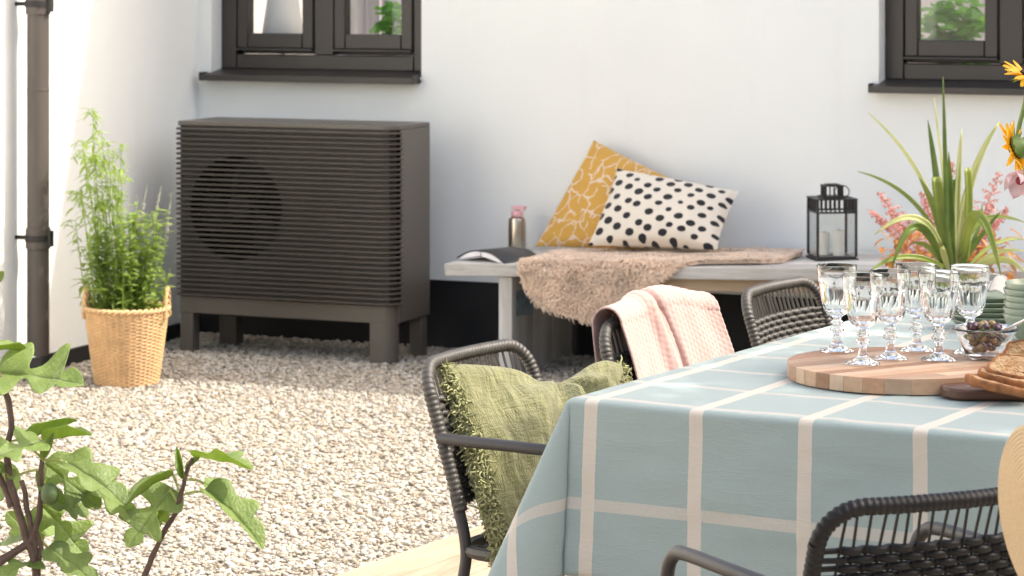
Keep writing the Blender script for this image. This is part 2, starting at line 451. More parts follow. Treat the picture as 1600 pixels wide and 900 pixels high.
# things on the inner window boards
M_white = mat('white_ceramic', (.78,.78,.77), .3, .03, 5)
zb = WZ0+.0555
M_shade = NT('lamp_shade_fabric'); M_shade.set(Base_Color=(.82,.81,.78), Roughness=.9); M_shade = M_shade.m
lp = PY(442, 40, YW+.33); lp.z = zb
lamp = thing('table_lamp', 'white table lamp with cone shade behind the window above the heat pump', 'lamp', lp)
m = MB().lathe([(.05,0),(.05,.008),(.02,.02),(.012,.04),(.012,.055),(.022,.07),(.03,.085),(.012,.1),(.008,.2)], 24, lp); obj('base', m, M_white, lamp)
m = MB().lathe([(.1,.07),(.065,.30)], 32, lp); m.f = [f for f in m.f if len(f) == 4]; obj('lamp_shade', m, M_shade, lamp, solid=.002)

M_leafroom = leafmat('room_plant_leaf', (.04,.17,.012), (.11,.36,.025), .45, .5, (.3,.75,.05))
M_soil = mat('soil', (.05,.035,.025), .95, .3, 30, .6, 60, .01)
def leaf_blob(m, c, rx, rz, n, size):
    for _ in range(n):
        d = Vector((random.gauss(0,1), random.gauss(0,1), random.gauss(0,1))).normalized()*random.random()**.4
        p = Vector(c)+Vector((d.x*rx, d.y*rx, d.z*rz))
        a = random.uniform(0, 2*PI); t = random.uniform(-.7, .7); s = size*random.uniform(.6, 1.3)
        u = Vector((math.cos(a), math.sin(a), t)).normalized(); n_ = u.cross(Vector((0,0,1))).normalized()
        k = u.cross(n_)*.12*s
        m.add([p, p+u*s*.35+n_*s*.38+k, p+u*s*.75+n_*s*.3+k, p+u*s, p+u*s*.75-n_*s*.3+k, p+u*s*.35-n_*s*.38+k, p+u*s*.5-k], [(0,1,6),(1,2,6),(2,3,6),(3,4,6),(4,5,6),(5,0,6)])
def room_plant(u, v, dy, pot, label, rx, rz, n, size, lift):
    c = PY(u, v, YW+dy); c.z = zb
    t = thing('house_plant', label, 'plant', c)
    m = MB().lathe([(.0,0),(pot*.72,0),(pot,pot*1.5),(pot*.9,pot*1.5),(pot*.85,pot*1.3),(0,pot*1.3)], 24, c); obj('pot', m, M_white, t)
    m = MB()
    for i in range(5):
        a = i*1.3; m.tube(bez(c+Vector((0,0,pot*1.2)), c+Vector((.02*math.cos(a),.02*math.sin(a),pot*1.5+lift*.5)), c+Vector((rx*.5*math.cos(a), rx*.5*math.sin(a), pot*1.5+lift)), 4), .003, 5)
    obj('stems', m, M_leafroom, t)
    m = MB(); leaf_blob(m, c+Vector((0,0,pot*1.5+lift)), rx, rz, n, size); obj('foliage', m, M_leafroom, t, kind='stuff')
room_plant(612, 50, .3, .045, 'green leafy plant in a white pot behind the window above the heat pump', .075, .1, 70, .06, .12)
room_plant(1488, 60, .36, .045, 'bushy green house plant behind the far window above the sword-leaved plant', .14, .15, 190, .075, .10)
# a white inner curtain beside the lamp
m = MB(); xcur = PY(570, 20, YW+.5).x
m.grid(lambda a, b: Vector((xcur-.09+a*.2, YW+.52+.018*math.sin(a*22), .1+b*2.2)), 40, 2)
cu = obj('curtain', m, mat('curtain_fabric', (.72,.64,.66), .9, .04, 5), solid=.002); tag(cu, 'pale pink curtain hanging behind the window over the heat pump', 'curtain')

# ================================================================== downpipe
px, py = XW+.1, 8.874
pipe = thing('downpipe', 'brown-grey metal rain downpipe fixed to the side wall', 'pipe', (px, py, 0))
m = MB().tube([(px,py,.085),(px,py,3.3)], .042, 24); obj('pipe', m, M_pipe, pipe)
for v in (372, 6):
    z = CAM_H-(v-YH)/FPX*10.42
    m = MB().lathe([(.0425,-.04),(.047,-.038),(.047,.038),(.0425,.04)], 24, (px,py,z)); obj('collar', m, M_pipe, pipe)
    m = MB().tube([(px-.045,py,z),(XW-.02,py,z)], .008, 8).lathe([(.0475,-.012),(.05,-.012),(.05,.012),(.0475,.012)], 24, (px,py,z), closed=True)
    m.box((px+.045,py-.012,z-.03),(px+.062,py+.012,z+.03)); obj('bracket', m, M_pumpdark, pipe)
zj = CAM_H-(140-YH)/FPX*10.42
m = MB().lathe([(.0425,-.003),(.0435,-.002),(.0435,.002),(.0425,.003)], 24, (px,py,zj)); obj('joint', m, M_pipe, pipe)

# ================================================================== heat pump
XL, XR, YF, YB = -5.622, -4.651, 9.70, 10.03
ZT, ZL, ZR = .932, .224, .158
pump = thing('heat_pump', 'dark taupe louvred heat pump standing on legs in the corner', 'heat pump', ((XL+XR)/2, (YF+YB)/2, 0))
rc = .055
def front_path(off=0, n=8):
    pts = [Vector((XL-off*.2, YF-off, 0)), Vector((XL+.3, YF-off, 0)), Vector((XR-rc, YF-off, 0))]
    for i in range(1, n+1):
        a = PI/2*i/n; pts.append(Vector((XR-rc+(rc+off)*math.sin(a), YF+rc-(rc+off)*math.cos(a), 0)))
    return pts
def sweep(m, path, prof):  # prof = [(out, z)], closed, swept along a level path
    k = len(prof); n = len(path); vs = []
    for i, p in enumerate(path):
        t = (path[min(i+1,n-1)]-path[max(i-1,0)]).normalized(); o = Vector((t.y, -t.x, 0))
        for (a, z) in prof: vs.append(p+o*a+Vector((0,0,z)))
    fs = [(i*k+j, (i+1)*k+j, (i+1)*k+(j+1)%k, i*k+(j+1)%k) for i in range(n-1) for j in range(k)]
    fs += [tuple(range(k)), tuple((n-1)*k+j for j in range(k-1,-1,-1))]
    m.add(vs, fs)
def body_poly(inset=0, back=0):
    pts = [(XL+inset, YF+inset), (XR-rc, YF+inset)]
    for i in range(1, 9):
        a = PI/2*i/8; pts.append((XR-rc+(rc-inset)*math.sin(a), YF+rc-(rc-inset)*math.cos(a)))
    return pts+[(XR-inset, YB-back), (XL+inset, YB-back)]
m = MB().prism(body_poly(), ZT-.018, ZT); obj('lid', m, M_pump, pump, bevel=.003)
m = MB().box((XR-.004, YF+rc+.004, ZR), (XR, YB, ZT-.0185)); obj('side_panel', m, M_pump, pump, bevel=.002)
m = MB().box((XL, YF+.02, ZR), (XL+.004, YB, ZT-.0185)); obj('side_panel', m, M_pump, pump, bevel=.002)
m = MB().box((XL+.005, YB-.006, ZR), (XR-.005, YB, ZT-.0185)); obj('back_panel', m, M_pump, pump)
# front plate with a round fan opening
fc = Vector((-5.364, YF+.05, .586)); fr = .208
plate = MB(); N = 64
ring = [Vector((fc.x+fr*math.cos(2*PI*i/N), YF+.017, fc.z+fr*math.sin(2*PI*i/N))) for i in range(N)]
x0, x1, z0, z1 = XL+.004, XR-.03, ZL+.001, ZT-.019
def rectpt(a):
    dx, dz = math.cos(a), math.sin(a); s = 1e9
    if abs(dx) > 1e-6: s = min(s, ((x1 if dx > 0 else x0)-fc.x)/dx)
    if abs(dz) > 1e-6: s = min(s, ((z1 if dz > 0 else z0)-fc.z)/dz)
    return Vector((fc.x+dx*s, YF+.017, fc.z+dz*s))
angs = sorted([2*PI*i/N for i in range(N)]+[math.atan2(z-fc.z, x-fc.x) % (2*PI) for x in (x0,x1) for z in (z0,z1)])
inner = [Vector((fc.x+fr*math.cos(a), YF+.017, fc.z+fr*math.sin(a))) for a in angs]; outer = [rectpt(a) for a in angs]
n = len(angs); plate.add(inner+outer, [(i, (i+1)%n, (i+1)%n+n, i+n) for i in range(n)])
obj('front_plate', plate, mat('pump_front_plate', (.085,.074,.062), .5, .08, 6), pump, smooth=0, solid=.003)
m = MB().lathe([(fr,0),(fr*.985,.03),(fr*.98,.10),(fr*1.0,.10),(fr*1.01,.0)], 64); Rf = Matrix.Translation(Vector((fc.x, YF+.022, fc.z))) @ Matrix.Rotation(-PI/2, 4, 'X')
m.v = [tuple(Rf @ Vector(p)) for p in m.v]; m.f = [f for f in m.f if len(f) == 4]; obj('fan_ring', m, M_pumpdark, pump)
fan = MB().lathe([(.0,.0),(.05,.005),(.06,.02),(.06,.07),(0,.07)], 32); fan.v = [tuple(Rf @ (Vector(p)+Vector((0,0,.02)))) for p in fan.v]
fo = obj('fan', fan, mat('fan_plastic', (.045,.04,.036), .5, .1, 6), pump)
for k in range(3):
    b = MB(); a0 = k*2*PI/3+.5
    b.grid(lambda s, t: Rf @ Vector(((.055+s*.14)*math.cos(a0+(t-.5)*(1.15-.2*s)+.5*s), (.055+s*.14)*math.sin(a0+(t-.5)*(1.15-.2*s)+.5*s), .03+.05*t+.01*s)), 8, 8)
    obj('blade', b, fo.data.materials[0], fo, solid=.003)
m = MB().box((XL+.006, YF+.2, ZL), (XR-.006, YF+.205, ZT-.02)); obj('inner_panel', m, M_black, pump)
# slats
NS = 34; sp = (ZT-.02-ZL)/NS
prof = [(.000, -.0062), (.010, -.0052), (.0135, -.002), (.0135, .002), (.010, .0045), (.000, .0055), (-.012, .004), (-.012, -.004)]
sm = MB(); sweep(sm, front_path(0), prof); s0 = None
for i in range(NS):
    z = ZL+sp*(i+.5)
    if s0 is None: s0 = obj('slat', sm, M_slat, pump); s0.location.z += z
    else: link_copy(s0, pump).location = (s0.location.x, s0.location.y, s0.location.z+sp*i)
m = MB(); sweep(m, front_path(-.0175)[2:], [(0, ZL+.002), (0, ZT-.0195), (-.003, ZT-.0195), (-.003, ZL+.002)]); obj('corner_plate', m, bpy.data.materials['pump_front_plate'], pump)
m = MB(); sweep(m, front_path(-.012), [(0, ZR), (0, ZL-.001), (-.02, ZL-.001), (-.02, ZR)]); obj('base_rail', m, M_pump, pump)
m = MB().box((XR-.016, YF+rc, ZR-.001), (XR-.0045, YB-.01, ZL-.001)); obj('side_rail', m, M_pump, pump)
for (a, b, c_, d) in ((XR-.115, XR-.012, YF+.012, YF+.07), (XL+.004, XL+.062, YF+.012, YF+.07), (XR-.06, XR-.006, YB-.07, YB-.012), (XL+.05, XL+.13, YB-.08, YB-.012)):
    m = MB()
    if a == XR-.115:
        po = [(a, d), (a, c_), (b-.045, c_)]+[(b-.045+.045*math.sin(PI/2*i/6), c_+.045-.045*math.cos(PI/2*i/6)) for i in range(1, 7)]+[(b, d)]
        m.prism(po[::-1] if False else po, -.01, ZR-.0005)
    else: m.box((a, c_, -.01), (b, d, ZR-.0015))
    obj('leg', m, M_pump, pump, bevel=.004)
m = MB().box((XL+.06, YB-.16, .13), (XR-.06, YB-.1, .157)); obj('cross_rail', m, M_pumpdark, pump)
# ================================================================== basket with flowering plant
zc_b = FPX*CAM_H/(598-YH)
bk = D(198, 598, zc_b); bk.z = 0
M_wicker = mat('wicker', (.62,.40,.20), .55, .2, 25, .3, 200, .002, fine=.25)
basket = thing('wicker_basket', 'tan woven wicker basket planter standing on the gravel by the wall', 'basket', bk)
HB, R0, R1 = .275, .118, .156
def rad(z): return R0+(R1-R0)*(z/HB)**.9
m = MB(); rows = 42; seg = 160; NSK = 20
prof = [(rad(HB*i/(rows*4)), HB*i/(rows*4)) for i in range(rows*4+1)]
def weave(r, z, a):
    row = z/HB*rows; k = int(row+1e-6) % 2; f = math.sin(PI*(row-int(row+1e-6)+1e-6)) if row < rows else 0
    return r+.0026*math.sin(a*NSK+PI*k)*f**.5+.0032*f+.0022*math.cos(a*NSK*2)-.003
m.lathe(prof, seg, bk, weave)
inn = [(R1-.012, HB), (R1-.014, HB-.05), (.0, HB-.05)]
m.lathe(inn, 48, bk); m.f = [f for f in m.f if len(f) == 4]
obj('body', m, M_wicker, basket, smooth=80)
m = MB()
for j in range(2):   # braided rim
    pts = []
    for i in range(120):
        a = 2*PI*i/120; ph = a*20+j*PI
        pts.append(bk+Vector(((R1-.004+.007*math.cos(ph))*math.cos(a), (R1-.004+.007*math.cos(ph))*math.sin(a), HB+.004+.006*math.sin(ph))))
    m.tube(pts, .0065, 6, closed=True)
obj('rim', m, M_wicker, basket, smooth=80)
for a0 in (PI*1.12, PI*.12):
    m = MB(); c = bk+Vector(((R1-.006)*math.cos(a0), (R1-.006)*math.sin(a0), HB)); t = Vector((-math.sin(a0), math.cos(a0), 0))
    for j in range(3):
        pts = []
        for i in range(31):
            s = i/30; ph = s*22+j*2*PI/3
            base = c+t*(.045*math.cos(PI*(1-s)))+Vector((0,0,-.03+.11*math.sin(PI*s)))
            pts.append(base+Vector((math.cos(ph)*.006, math.sin(ph)*.006, math.sin(ph)*.003)))
        m.tube(pts, .0055, 6)
    obj('handle', m, M_wicker, basket, smooth=80)
m = MB().lathe([(R1-.02, HB-.045), (.0, HB-.035)], 32, bk); m.f = [f for f in m.f if len(f) == 4]; obj('soil', m, M_soil, basket)

M_green1 = leafmat('speedwell_leaf', (.15,.23,.045), (.34,.45,.115), .45, .5, (.42,.56,.10), 14)
M_lilac = mat('lilac_flower', (.44,.41,.40), .8, .15, 40)
flowerp = thing('flowering_plant', 'tall light green plant with pale lilac flower spikes in the wicker basket', 'plant', bk+Vector((0,0,HB-.04)))
def lance(m, p, d, n, L, Wd, curl=.2):
    d = d.normalized(); s = d.cross(n); s = s.normalized() if s.length > 1e-4 else d.orthogonal().normalized(); n = s.cross(d)
    pts = []
    for t, wd in ((0,.12),(.3,.9),(.65,.8),(1,.0)):
        c = p+d*(L*t)-n*(curl*L*t*t)
        if wd == 0: pts.append(c)
        else: pts += [c-s*Wd*wd*.5+n*Wd*.12, c-n*Wd*.05, c+s*Wd*wd*.5+n*Wd*.12]
    m.add(pts, [(0,1,4,3),(1,2,5,4),(3,4,7,6),(4,5,8,7),(6,7,9),(7,8,9)])
tips = [(145,172,.006),(128,222,.005),(158,205,.006),(176,240,.006),(186,265,.006),(122,300,.005),(118,345,.005),(150,250,.006),(168,225,.005),(140,290,.006),
        (230,288,.006),(252,292,.007),(268,300,.007),(240,335,.006),(214,305,.006),(166,330,.006),(200,335,.006),(262,330,.006),(190,300,.005)]
allst = [(u, v, random.uniform(-.1, .1), i < 10) for i, (u, v, _) in enumerate(tips)]
allst += [(random.uniform(126, 190), random.uniform(225, 350), random.uniform(-.12, .12), True) for _ in range(10)]
allst += [(random.uniform(150, 262), random.uniform(300, 380), random.uniform(-.12, .12), False) for _ in range(12)]
for _ in range(70):
    a = random.uniform(0, 2*PI); r = math.sqrt(random.random())
    allst.append((196+72*r*math.cos(a), 408+82*r*math.sin(a), random.uniform(-.13, .13), False))
stem_m, leaf_m = MB(), MB(); spikes = []
for i, (u, v, dz, tall) in enumerate(allst):
    tip = D(u, v, zc_b+dz)
    a = random.uniform(0, 2*PI); rr = .1*math.sqrt(random.random())
    b = bk+Vector((rr*math.cos(a), rr*math.sin(a), HB-.04)); b += (Vector((tip.x, tip.y, b.z))-b)*.55*min(1, .1/max(.1, (Vector((tip.x,tip.y,b.z))-b).length))
    mid = Vector(((b.x*.35+tip.x*.65), (b.y*.35+tip.y*.65), b.z*.45+tip.z*.55))
    if tip.z < b.z+.03: tip.z = b.z+.03
    if tall:  # drooping tips
        out = Vector((tip.x-b.x, tip.y-b.y, 0)); out = out.normalized() if out.length > 1e-3 else Vector((1,0,0))
        path = bez(b, mid, tip, 10)+[tip+out*.02+Vector((0,0,.004)), tip+out*.045-Vector((0,0,.03))]
    else: path = bez(b, mid, tip, 9)
    n = len(path)
    stem_m.tube(path, [.0026*(1-.6*k/n) for k in range(n)], 4, cap=False)
    L = sum((path[k+1]-path[k]).length for k in range(n-1))
    cnt = int(L/.0125)
    for k in range(cnt):
        t = random.random(); 
        if i in (10, 11, 12, 14, 15) and t > .72: continue
        f = t*(n-1); q = path[int(f)].lerp(path[min(int(f)+1, n-1)], f-int(f))
        az = random.uniform(0, 2*PI); up = random.uniform(-.1, .8) if not tall else random.uniform(-.4, .6)
        d = Vector((math.cos(az), math.sin(az), up))
        s = random.uniform(.7, 1.25)
        if tall: lance(leaf_m, q, d+Vector((0,0,-.2)), Vector((0,0,1)), .048*s, .011*s, .3)
        else: lance(leaf_m, q, d, Vector((0,0,1)), .036*s, .016*s, .3)
    if i in (10, 11, 12, 14, 15): spikes.append(path)
obj('stems', stem_m, M_green1, flowerp, kind='stuff'); obj('foliage', leaf_m, M_green1, flowerp, kind='stuff')
for path in spikes:
    m = MB(); n = len(path)
    for k in range(60):
        t = .62+.38*k/60; f = t*(n-1); q = path[int(f)].lerp(path[min(int(f)+1, n-1)], f-int(f))
        a = k*2.4; r = .006*(1.15-(t-.62)/.38)
        r *= random.uniform(.6, 1.5); c = q+Vector((math.cos(a)*r, math.sin(a)*r, random.gauss(0,.003))); e_ = random.uniform(.0016, .0042)*(1.2-.7*(t-.62)/.38)
        m.sphere(c, (e_,e_,e_*1.3), 5, 3)
    obj('flower_spike', m, M_lilac, flowerp)

# ================================================================== bench
BY0, BY1 = 9.57, 10.235
bl = PY(692, 412, BY0); br = PY(1220, 419, BY0)
BT = (br.z-bl.z)/(br.x-bl.x)
BXL, BXR = bl.x, PY(1600, 412, BY0).x
def bz(x): return bl.z+BT*(x-bl.x)
M_bench = wood('weathered_white_wood', (.36,.34,.31), (.68,.665,.63), 'x', 1.2, .75, 8, 1.2, .25)
M_benchz = wood('weathered_white_wood_upright', (.36,.345,.32), (.64,.63,.60), 'z', 1.2, .75, 8, 1.2, .25)
M_benchb = wood('bare_brown_wood', (.28,.20,.13), (.46,.35,.24), 'x', 1.2, .7, 8, 1.2, .25)
bench = thing('bench', 'weathered whitewashed wooden bench along the house wall', 'bench', ((BXL+BXR)/2, (BY0+BY1)/2, 0))
Rt = Matrix.Translation(Vector((BXL, 0, bl.z))) @ Matrix.Rotation(-math.atan(BT), 4, 'Y')
LEN = (BXR-BXL)/math.cos(math.atan(BT))
nb = 4; bw = (BY1-BY0)/nb
for i in range(nb):
    m = MB().box((random.uniform(0,.006), BY0+i*bw, -.046), (LEN, BY0+(i+1)*bw-.004, 0), Rt); obj('plank', m, M_bench, bench, bevel=.003)
m = MB().box((.75, BY0+.035, -.092), (LEN-.3, BY0+.06, -.0465), Rt); obj('apron', m, M_benchb, bench, bevel=.002)
xl = PY(779, 450, BY0+.02).x
for off in (0, 1.75):
    xx = xl+off; zt = bz(xx)-.0475
    m = MB().box((xx, BY0+.02, -.02), (xx+.055, BY0+.062, zt)); obj('leg_post', m, M_benchz, bench, bevel=.003)
    for k in range(3):
        y0 = BY0+.063+k*.2; m = MB().box((xx+.012, y0, -.02), (xx+.043, y0+.196, zt)); obj('leg_board', m, M_benchz, bench, bevel=.003)
# faint blue paint patch left on the leg board
pb = [PX(u, v, xx*0+xl+.0445) for u, v in ((802,455),(832,450),(833,490),(803,495))]
m = MB().add([(p.x, p.y, p.z) for p in pb], [(0,1,2,3)]); obj('paint_patch', m, mat('faded_blue_paint', (.20,.27,.33), .8, .3, 30), bench, smooth=0)

# cushions -----------------------------------------------------------
def pillow(m, c00, c10, c11, c01, th, n=40, pinch=.06, wr=.006, seed=0, bulge_up=1.0, sag=None, two=True):
    c00, c10, c11, c01 = map(Vector, (c00, c10, c11, c01))
    N = (c10-c00).cross(c01-c00).normalized(); ctr = (c00+c10+c11+c01)/4; size = (c10-c00).length
    def base(a, b):
        x, y = 2*a-1, 2*b-1
        p = c00*(1-a)*(1-b)+c10*a*(1-b)+c11*a*b+c01*(1-a)*b
        k = pinch*((x*x)*(1-y*y)+(y*y)*(1-x*x))
        p = p+(ctr-p)*k
        if sag: p = p+sag(a, b)
        return p
    def surf(sgn):
        def fn(a, b):
            x, y = 2*a-1, 2*b-1
            h = (max(0, 1-x*x)*max(0, 1-y*y))**.42*th*.5
            q = base(a, b)
            nn = noise.noise(q*7+Vector((seed, 0, 0)))*wr+noise.noise(q*19+Vector((0, seed, 0)))*wr*.5
            edge = min(1, 6*min(a, 1-a, b, 1-b))
            return q+N*(sgn*(h+nn*edge))
        return fn
    m.grid(surf(1), n, n)
    if two: m.grid(surf(-1), n, n)
    return N
def yellow_mat():
    m = NT('mustard_printed_linen'); uv = m.coord('UV')
    w_ = m.noise(uv, 5, 2).outputs['Color']
    v2 = m.n('ShaderNodeVectorMath', operation='MULTIPLY_ADD'); m.l(w_, v2.inputs[0]); v2.inputs[1].default_value = (.22,.22,.22); m.l(uv, v2.inputs[2])
    vo = m.n('ShaderNodeTexVoronoi', feature='DISTANCE_TO_EDGE'); m.l(m.mapping(v2.outputs[0], (1.4,1,1)), vo.inputs['Vector']); vo.inputs['Scale'].default_value = 6.5
    line = m.math('LESS_THAN', vo.outputs['Distance'], .045)
    br = m.math('GREATER_THAN', m.noise(uv, 9, 2).outputs['Fac'], .40); line = m.math('MULTIPLY', line, br)
    fine = m.noise(uv, 160, 2).outputs['Fac']
    cc = m.mix(fine, (.50,.27,.045), (.66,.38,.08))
    m.set(Base_Color=m.mix(m.math('MULTIPLY', line, .8), cc, (.72,.60,.50)), Roughness=.9, Sheen_Weight=.15); m.bump(fine, .2, .002); return m.m
def spot_mat():
    m = NT('spotted_linen'); uv = m.coord('UV')
    mp = m.mapping(uv, (1.0, .78, 1), rot=(0, 0, .5))
    vo = m.n('ShaderNodeTexVoronoi'); m.l(mp, vo.inputs['Vector']); vo.inputs['Scale'].default_value = 8.8; vo.inputs['Randomness'].default_value = .25
    nz = m.noise(uv, 14, 2).outputs['Fac']
    sp_ = m.math('LESS_THAN', m.math('ADD', vo.outputs['Distance'], m.math('MULTIPLY', nz, .10)), .37)
    fine = m.noise(uv, 190, 2).outputs['Fac']; cc = m.mix(fine, (.62,.55,.45), (.80,.74,.64))
    m.set(Base_Color=m.mix(sp_, cc, (.012,.012,.014)), Roughness=.9, Sheen_Weight=.15); m.bump(fine, .25, .002); return m.m
m = MB(); pillow(m, PY(836,385,10.06), PY(1010,394,9.97), PY(1078,292,10.14), PY(928,219,10.19), .12, 36, .03, .006, 3)
y1 = obj('cushion', m, yellow_mat(), smooth=180); tag(y1, 'mustard yellow cushion with pale branching lines leaning behind the spotted one', 'cushion', 'cushions on the bench')
m = MB(); pillow(m, PY(918,384,9.86), PY(1120,391,9.84), PY(1155,299,10.03), PY(964,263,10.06), .15, 36, .05, .008, 9)
y2 = obj('cushion', m, spot_mat(), smooth=180); tag(y2, 'cream cushion with black spots on the sheepskin', 'cushion', 'cushions on the bench')

# sheepskin ------------------------------------------------------------
skin = thing('sheepskin', 'curly beige sheepskin draped over the bench front under the cushions', 'sheepskin', PY(960, 415, BY0+.1))
cols = [(814,.10,.46),(822,.04,.53),(840,.0,.585),(870,-.02,.61),(905,-.03,.645),(930,-.03,.65),(960,-.03,.62),(1000,-.04,.55),(1030,-.04,.50),(1060,-.05,.45),(1085,-.06,.385),(1130,-.08,.35),(1170,-.08,.335),(1192,-.04,.30),(1200,.02,.25)]
cx_ = [PY(u, 412, BY0).x for u, _, _ in cols]
def skin_q(x, t):
    q0 = float(np.interp(x, cx_, [c[1] for c in cols])); q1 = float(np.interp(x, cx_, [c[2] for c in cols])); return q0+(q1-q0)*t
def skin_pt(x, q, lift=0.008):
    E = 10.0-BY0; z = bz(x); bump_ = .006*noise.noise(Vector((x*9, q*9, 1)))
    if q < E-.02: return Vector((x, 10.0-q, z+lift+bump_)), Vector((0,0,1))
    r = .03; a = min(PI/2, (q-E+.02)/r); N = Vector((0, -math.sin(a), math.cos(a)))
    p = Vector((x, BY0+.02, z-.02))+N*(.02+lift+bump_)
    if a >= PI/2: p = p-Vector((0, .01*math.sin(x*30), q-E+.02-r*PI/2))
    return p, N
m = MB(); m.grid(lambda a, b: skin_pt(cx_[0]+(cx_[-1]-cx_[0])*a, skin_q(cx_[0]+(cx_[-1]-cx_[0])*a, b))[0], 60, 50)
M_wool = mat('beige_wool', (.76,.59,.45), .9, .2, 14, sheen=.3)
obj('hide', m, M_wool, skin, solid=.004)
m = MB()
for _ in range(27000):
    x = random.uniform(cx_[0], cx_[-1]); t = random.random(); q = skin_q(x, t); p, N = skin_pt(x, q)
    a = random.uniform(0, 2*PI); side = Vector((math.cos(a), math.sin(a)*.5, math.sin(a)))
    side = (side-N*side.dot(N)).normalized(); s2 = N.cross(side); L = random.uniform(.010, .022)
    g_ = Vector((0, -.2, -.6)) if N.z < .5 else Vector((0, -.5, 0)); ph = random.uniform(0, 6)
    pts = [p-N*.003, p+N*L*.5+side*L*.3, p+N*L*.75+side*L*.3+s2*L*.4+g_*L*.2, p+N*L*.72+s2*L*.75+g_*L*.5]
    m.tube(pts, [.0022,.0024,.002,.0007], 4, cap=False)
obj('wool', m, M_wool, skin, kind='stuff', smooth=180)

# book -----------------------------------------------------------------
bkp = PY(780, 398, 9.74); bkp.z = bz(bkp.x)
book = thing('open_book', 'open book with black cover lying face down on the bench end', 'book', bkp, math.radians(-24))
M_cover = mat('black_cover', (.03,.03,.032), .5, .15, 10)
M_page = mat('paper_pages', (.78,.76,.80), .8, .04, 60, stretch=(1,1,8))
for sgn in (-1, 1):
    m = MB()
    def pg(a, b, off): 
        x = a*.135; return Vector((sgn*x, -.1+b*.2, .036*(1-(a)**1.15)+.010*math.sin(a*PI)+off))
    m.grid(lambda a, b: pg(a, b, .004), 10, 2); obj('cover', m, M_cover, book, local=True, solid=.003)
    m = MB(); prof = [(a/8*.96) for a in range(9)]
    top = [Vector((sgn*.13*a, 0, .036*(1-a**1.15)+.010*math.sin(a*PI)-.0005+.001)) for a in prof]
    bot = [Vector((sgn*(.004+.126*a), 0, max(.0, .022*(1-a)**1.6+.004*math.sin(a*PI)))) for a in prof]
    vs = []
    for yy in (-.097, .097):
        vs += [Vector((p.x, yy, p.z)) for p in top]+[Vector((p.x, yy, p.z)) for p in bot]
    k = 9; fs = []
    for i in range(8):
        fs += [(i,i+1,k+i+1,k+i), (2*k+k+i,2*k+k+i+1,2*k+i+1,2*k+i), (k+i,k+i+1,3*k+i+1,3*k+i), (2*k+i,2*k+i+1,i+1,i)]
    fs += [(k-1,2*k-1,4*k-1,3*k-1)]
    m.add(vs, fs); obj('pages', m, M_page, book, local=True)
# bottle ---------------------------------------------------------------
bt = PY(808, 384, 10.13); bt.z = bz(bt.x)
bottle = thing('pump_bottle', 'brushed steel soap bottle with pink pump top on the bench', 'bottle', bt)
M_steel = mat('brushed_steel', (.55,.50,.43), .28, .1, 30, metal=1, stretch=(1,1,.05))
M_pinkpl = mat('pink_plastic', (.75,.42,.44), .4, .05, 5)
m = MB().lathe([(0,0),(.034,0),(.036,.004),(.036,.115),(.033,.128),(.022,.134),(0,.134)], 32, bt); obj('body', m, M_steel, bottle)
m = MB().lathe([(.024,.1345),(.026,.15),(.024,.156),(.010,.158),(.010,.168),(0,.168)], 24, bt)
m.box((bt.x-.02, bt.y-.014, bt.z+.165), (bt.x+.036, bt.y+.014, bt.z+.177)); m.box((bt.x+.03, bt.y-.005, bt.z+.158), (bt.x+.036, bt.y+.005, bt.z+.172))
obj('pump_top', m, M_pinkpl, bottle, bevel=.002)

# lantern --------------------------------------------------------------
lt = PY(1300, 398, 9.93); lt.z = bz(lt.x)
lan = thing('lantern', 'black metal candle lantern with glass sides on the bench', 'lantern', lt, math.radians(31))
M_lan = mat('black_iron', (.018,.016,.015), .45, .2, 20, .1, 90)
def lp_(name, boxes, mt=M_lan, bevel=.001):
    mm = MB()
    for a, b in boxes: mm.box(a, b)
    return obj(name, mm, mt, lan, local=True, bevel=bevel)
h = .073
lp_('base', [((-h-.008,-h-.008,.0),(h+.008,h+.008,.008)), ((-h,-h,.008),(h,h,.014))])
for sx in (-1, 1):
    for sy in (-1, 1):
        lp_('post', [((sx*h-.0045, sy*h-.0045, .014), (sx*h+.0045, sy*h+.0045, .225))])
lp_('mid_frame', [((-h+.005,-h-.0035,.175),(h-.005,-h+.0035,.182)), ((-h+.005,h-.0035,.175),(h-.005,h+.0035,.182)), ((-h-.0035,-h+.005,.175),(-h+.0035,h-.005,.182)), ((h-.0035,-h+.005,.175),(h+.0035,h-.005,.182))])
bars = []
for i in range(7):
    t = -h+.017*(i+.9)
    bars += [((t-.003,-h-.002,.182),(t+.003,-h+.002,.225)), ((t-.003,h-.002,.182),(t+.003,h+.002,.225)), ((-h-.002,t-.003,.182),(-h+.002,t+.003,.225)), ((h-.002,t-.003,.182),(h+.002,t+.003,.225))]
for b_ in bars: lp_('bar', [b_], bevel=0)
lp_('top_plate', [((-h-.006,-h-.006,.225),(h+.006,h+.006,.230)), ((-.045,-.045,.2305),(.045,.045,.236))])
q = .032
cage = [((sx*q-.003, sy*q-.003, .236), (sx*q+.003, sy*q+.003, .272)) for sx in (-1,1) for sy in (-1,1)]
for t_ in (-.016, 0, .016):
    for s_ in (-1, 1):
        cage += [((t_-.002,s_*q-.002,.236),(t_+.002,s_*q+.002,.272)), ((s_*q-.002,t_-.002,.236),(s_*q+.002,t_+.002,.272))]
for b_ in cage: lp_('chimney_bar', [b_], bevel=0)
lp_('cap', [((-.037,-.037,.272),(.037,.037,.277)), ((-.024,-.024,.277),(.024,.024,.281))])
m = MB(); m.tube([Vector((.036+.028*math.sin(2*PI*i/20)+.002, 0, .25+.024*math.cos(2*PI*i/20))) for i in range(20)], .002, 6, closed=True); obj('ring_handle', m, M_lan, lan, local=True)
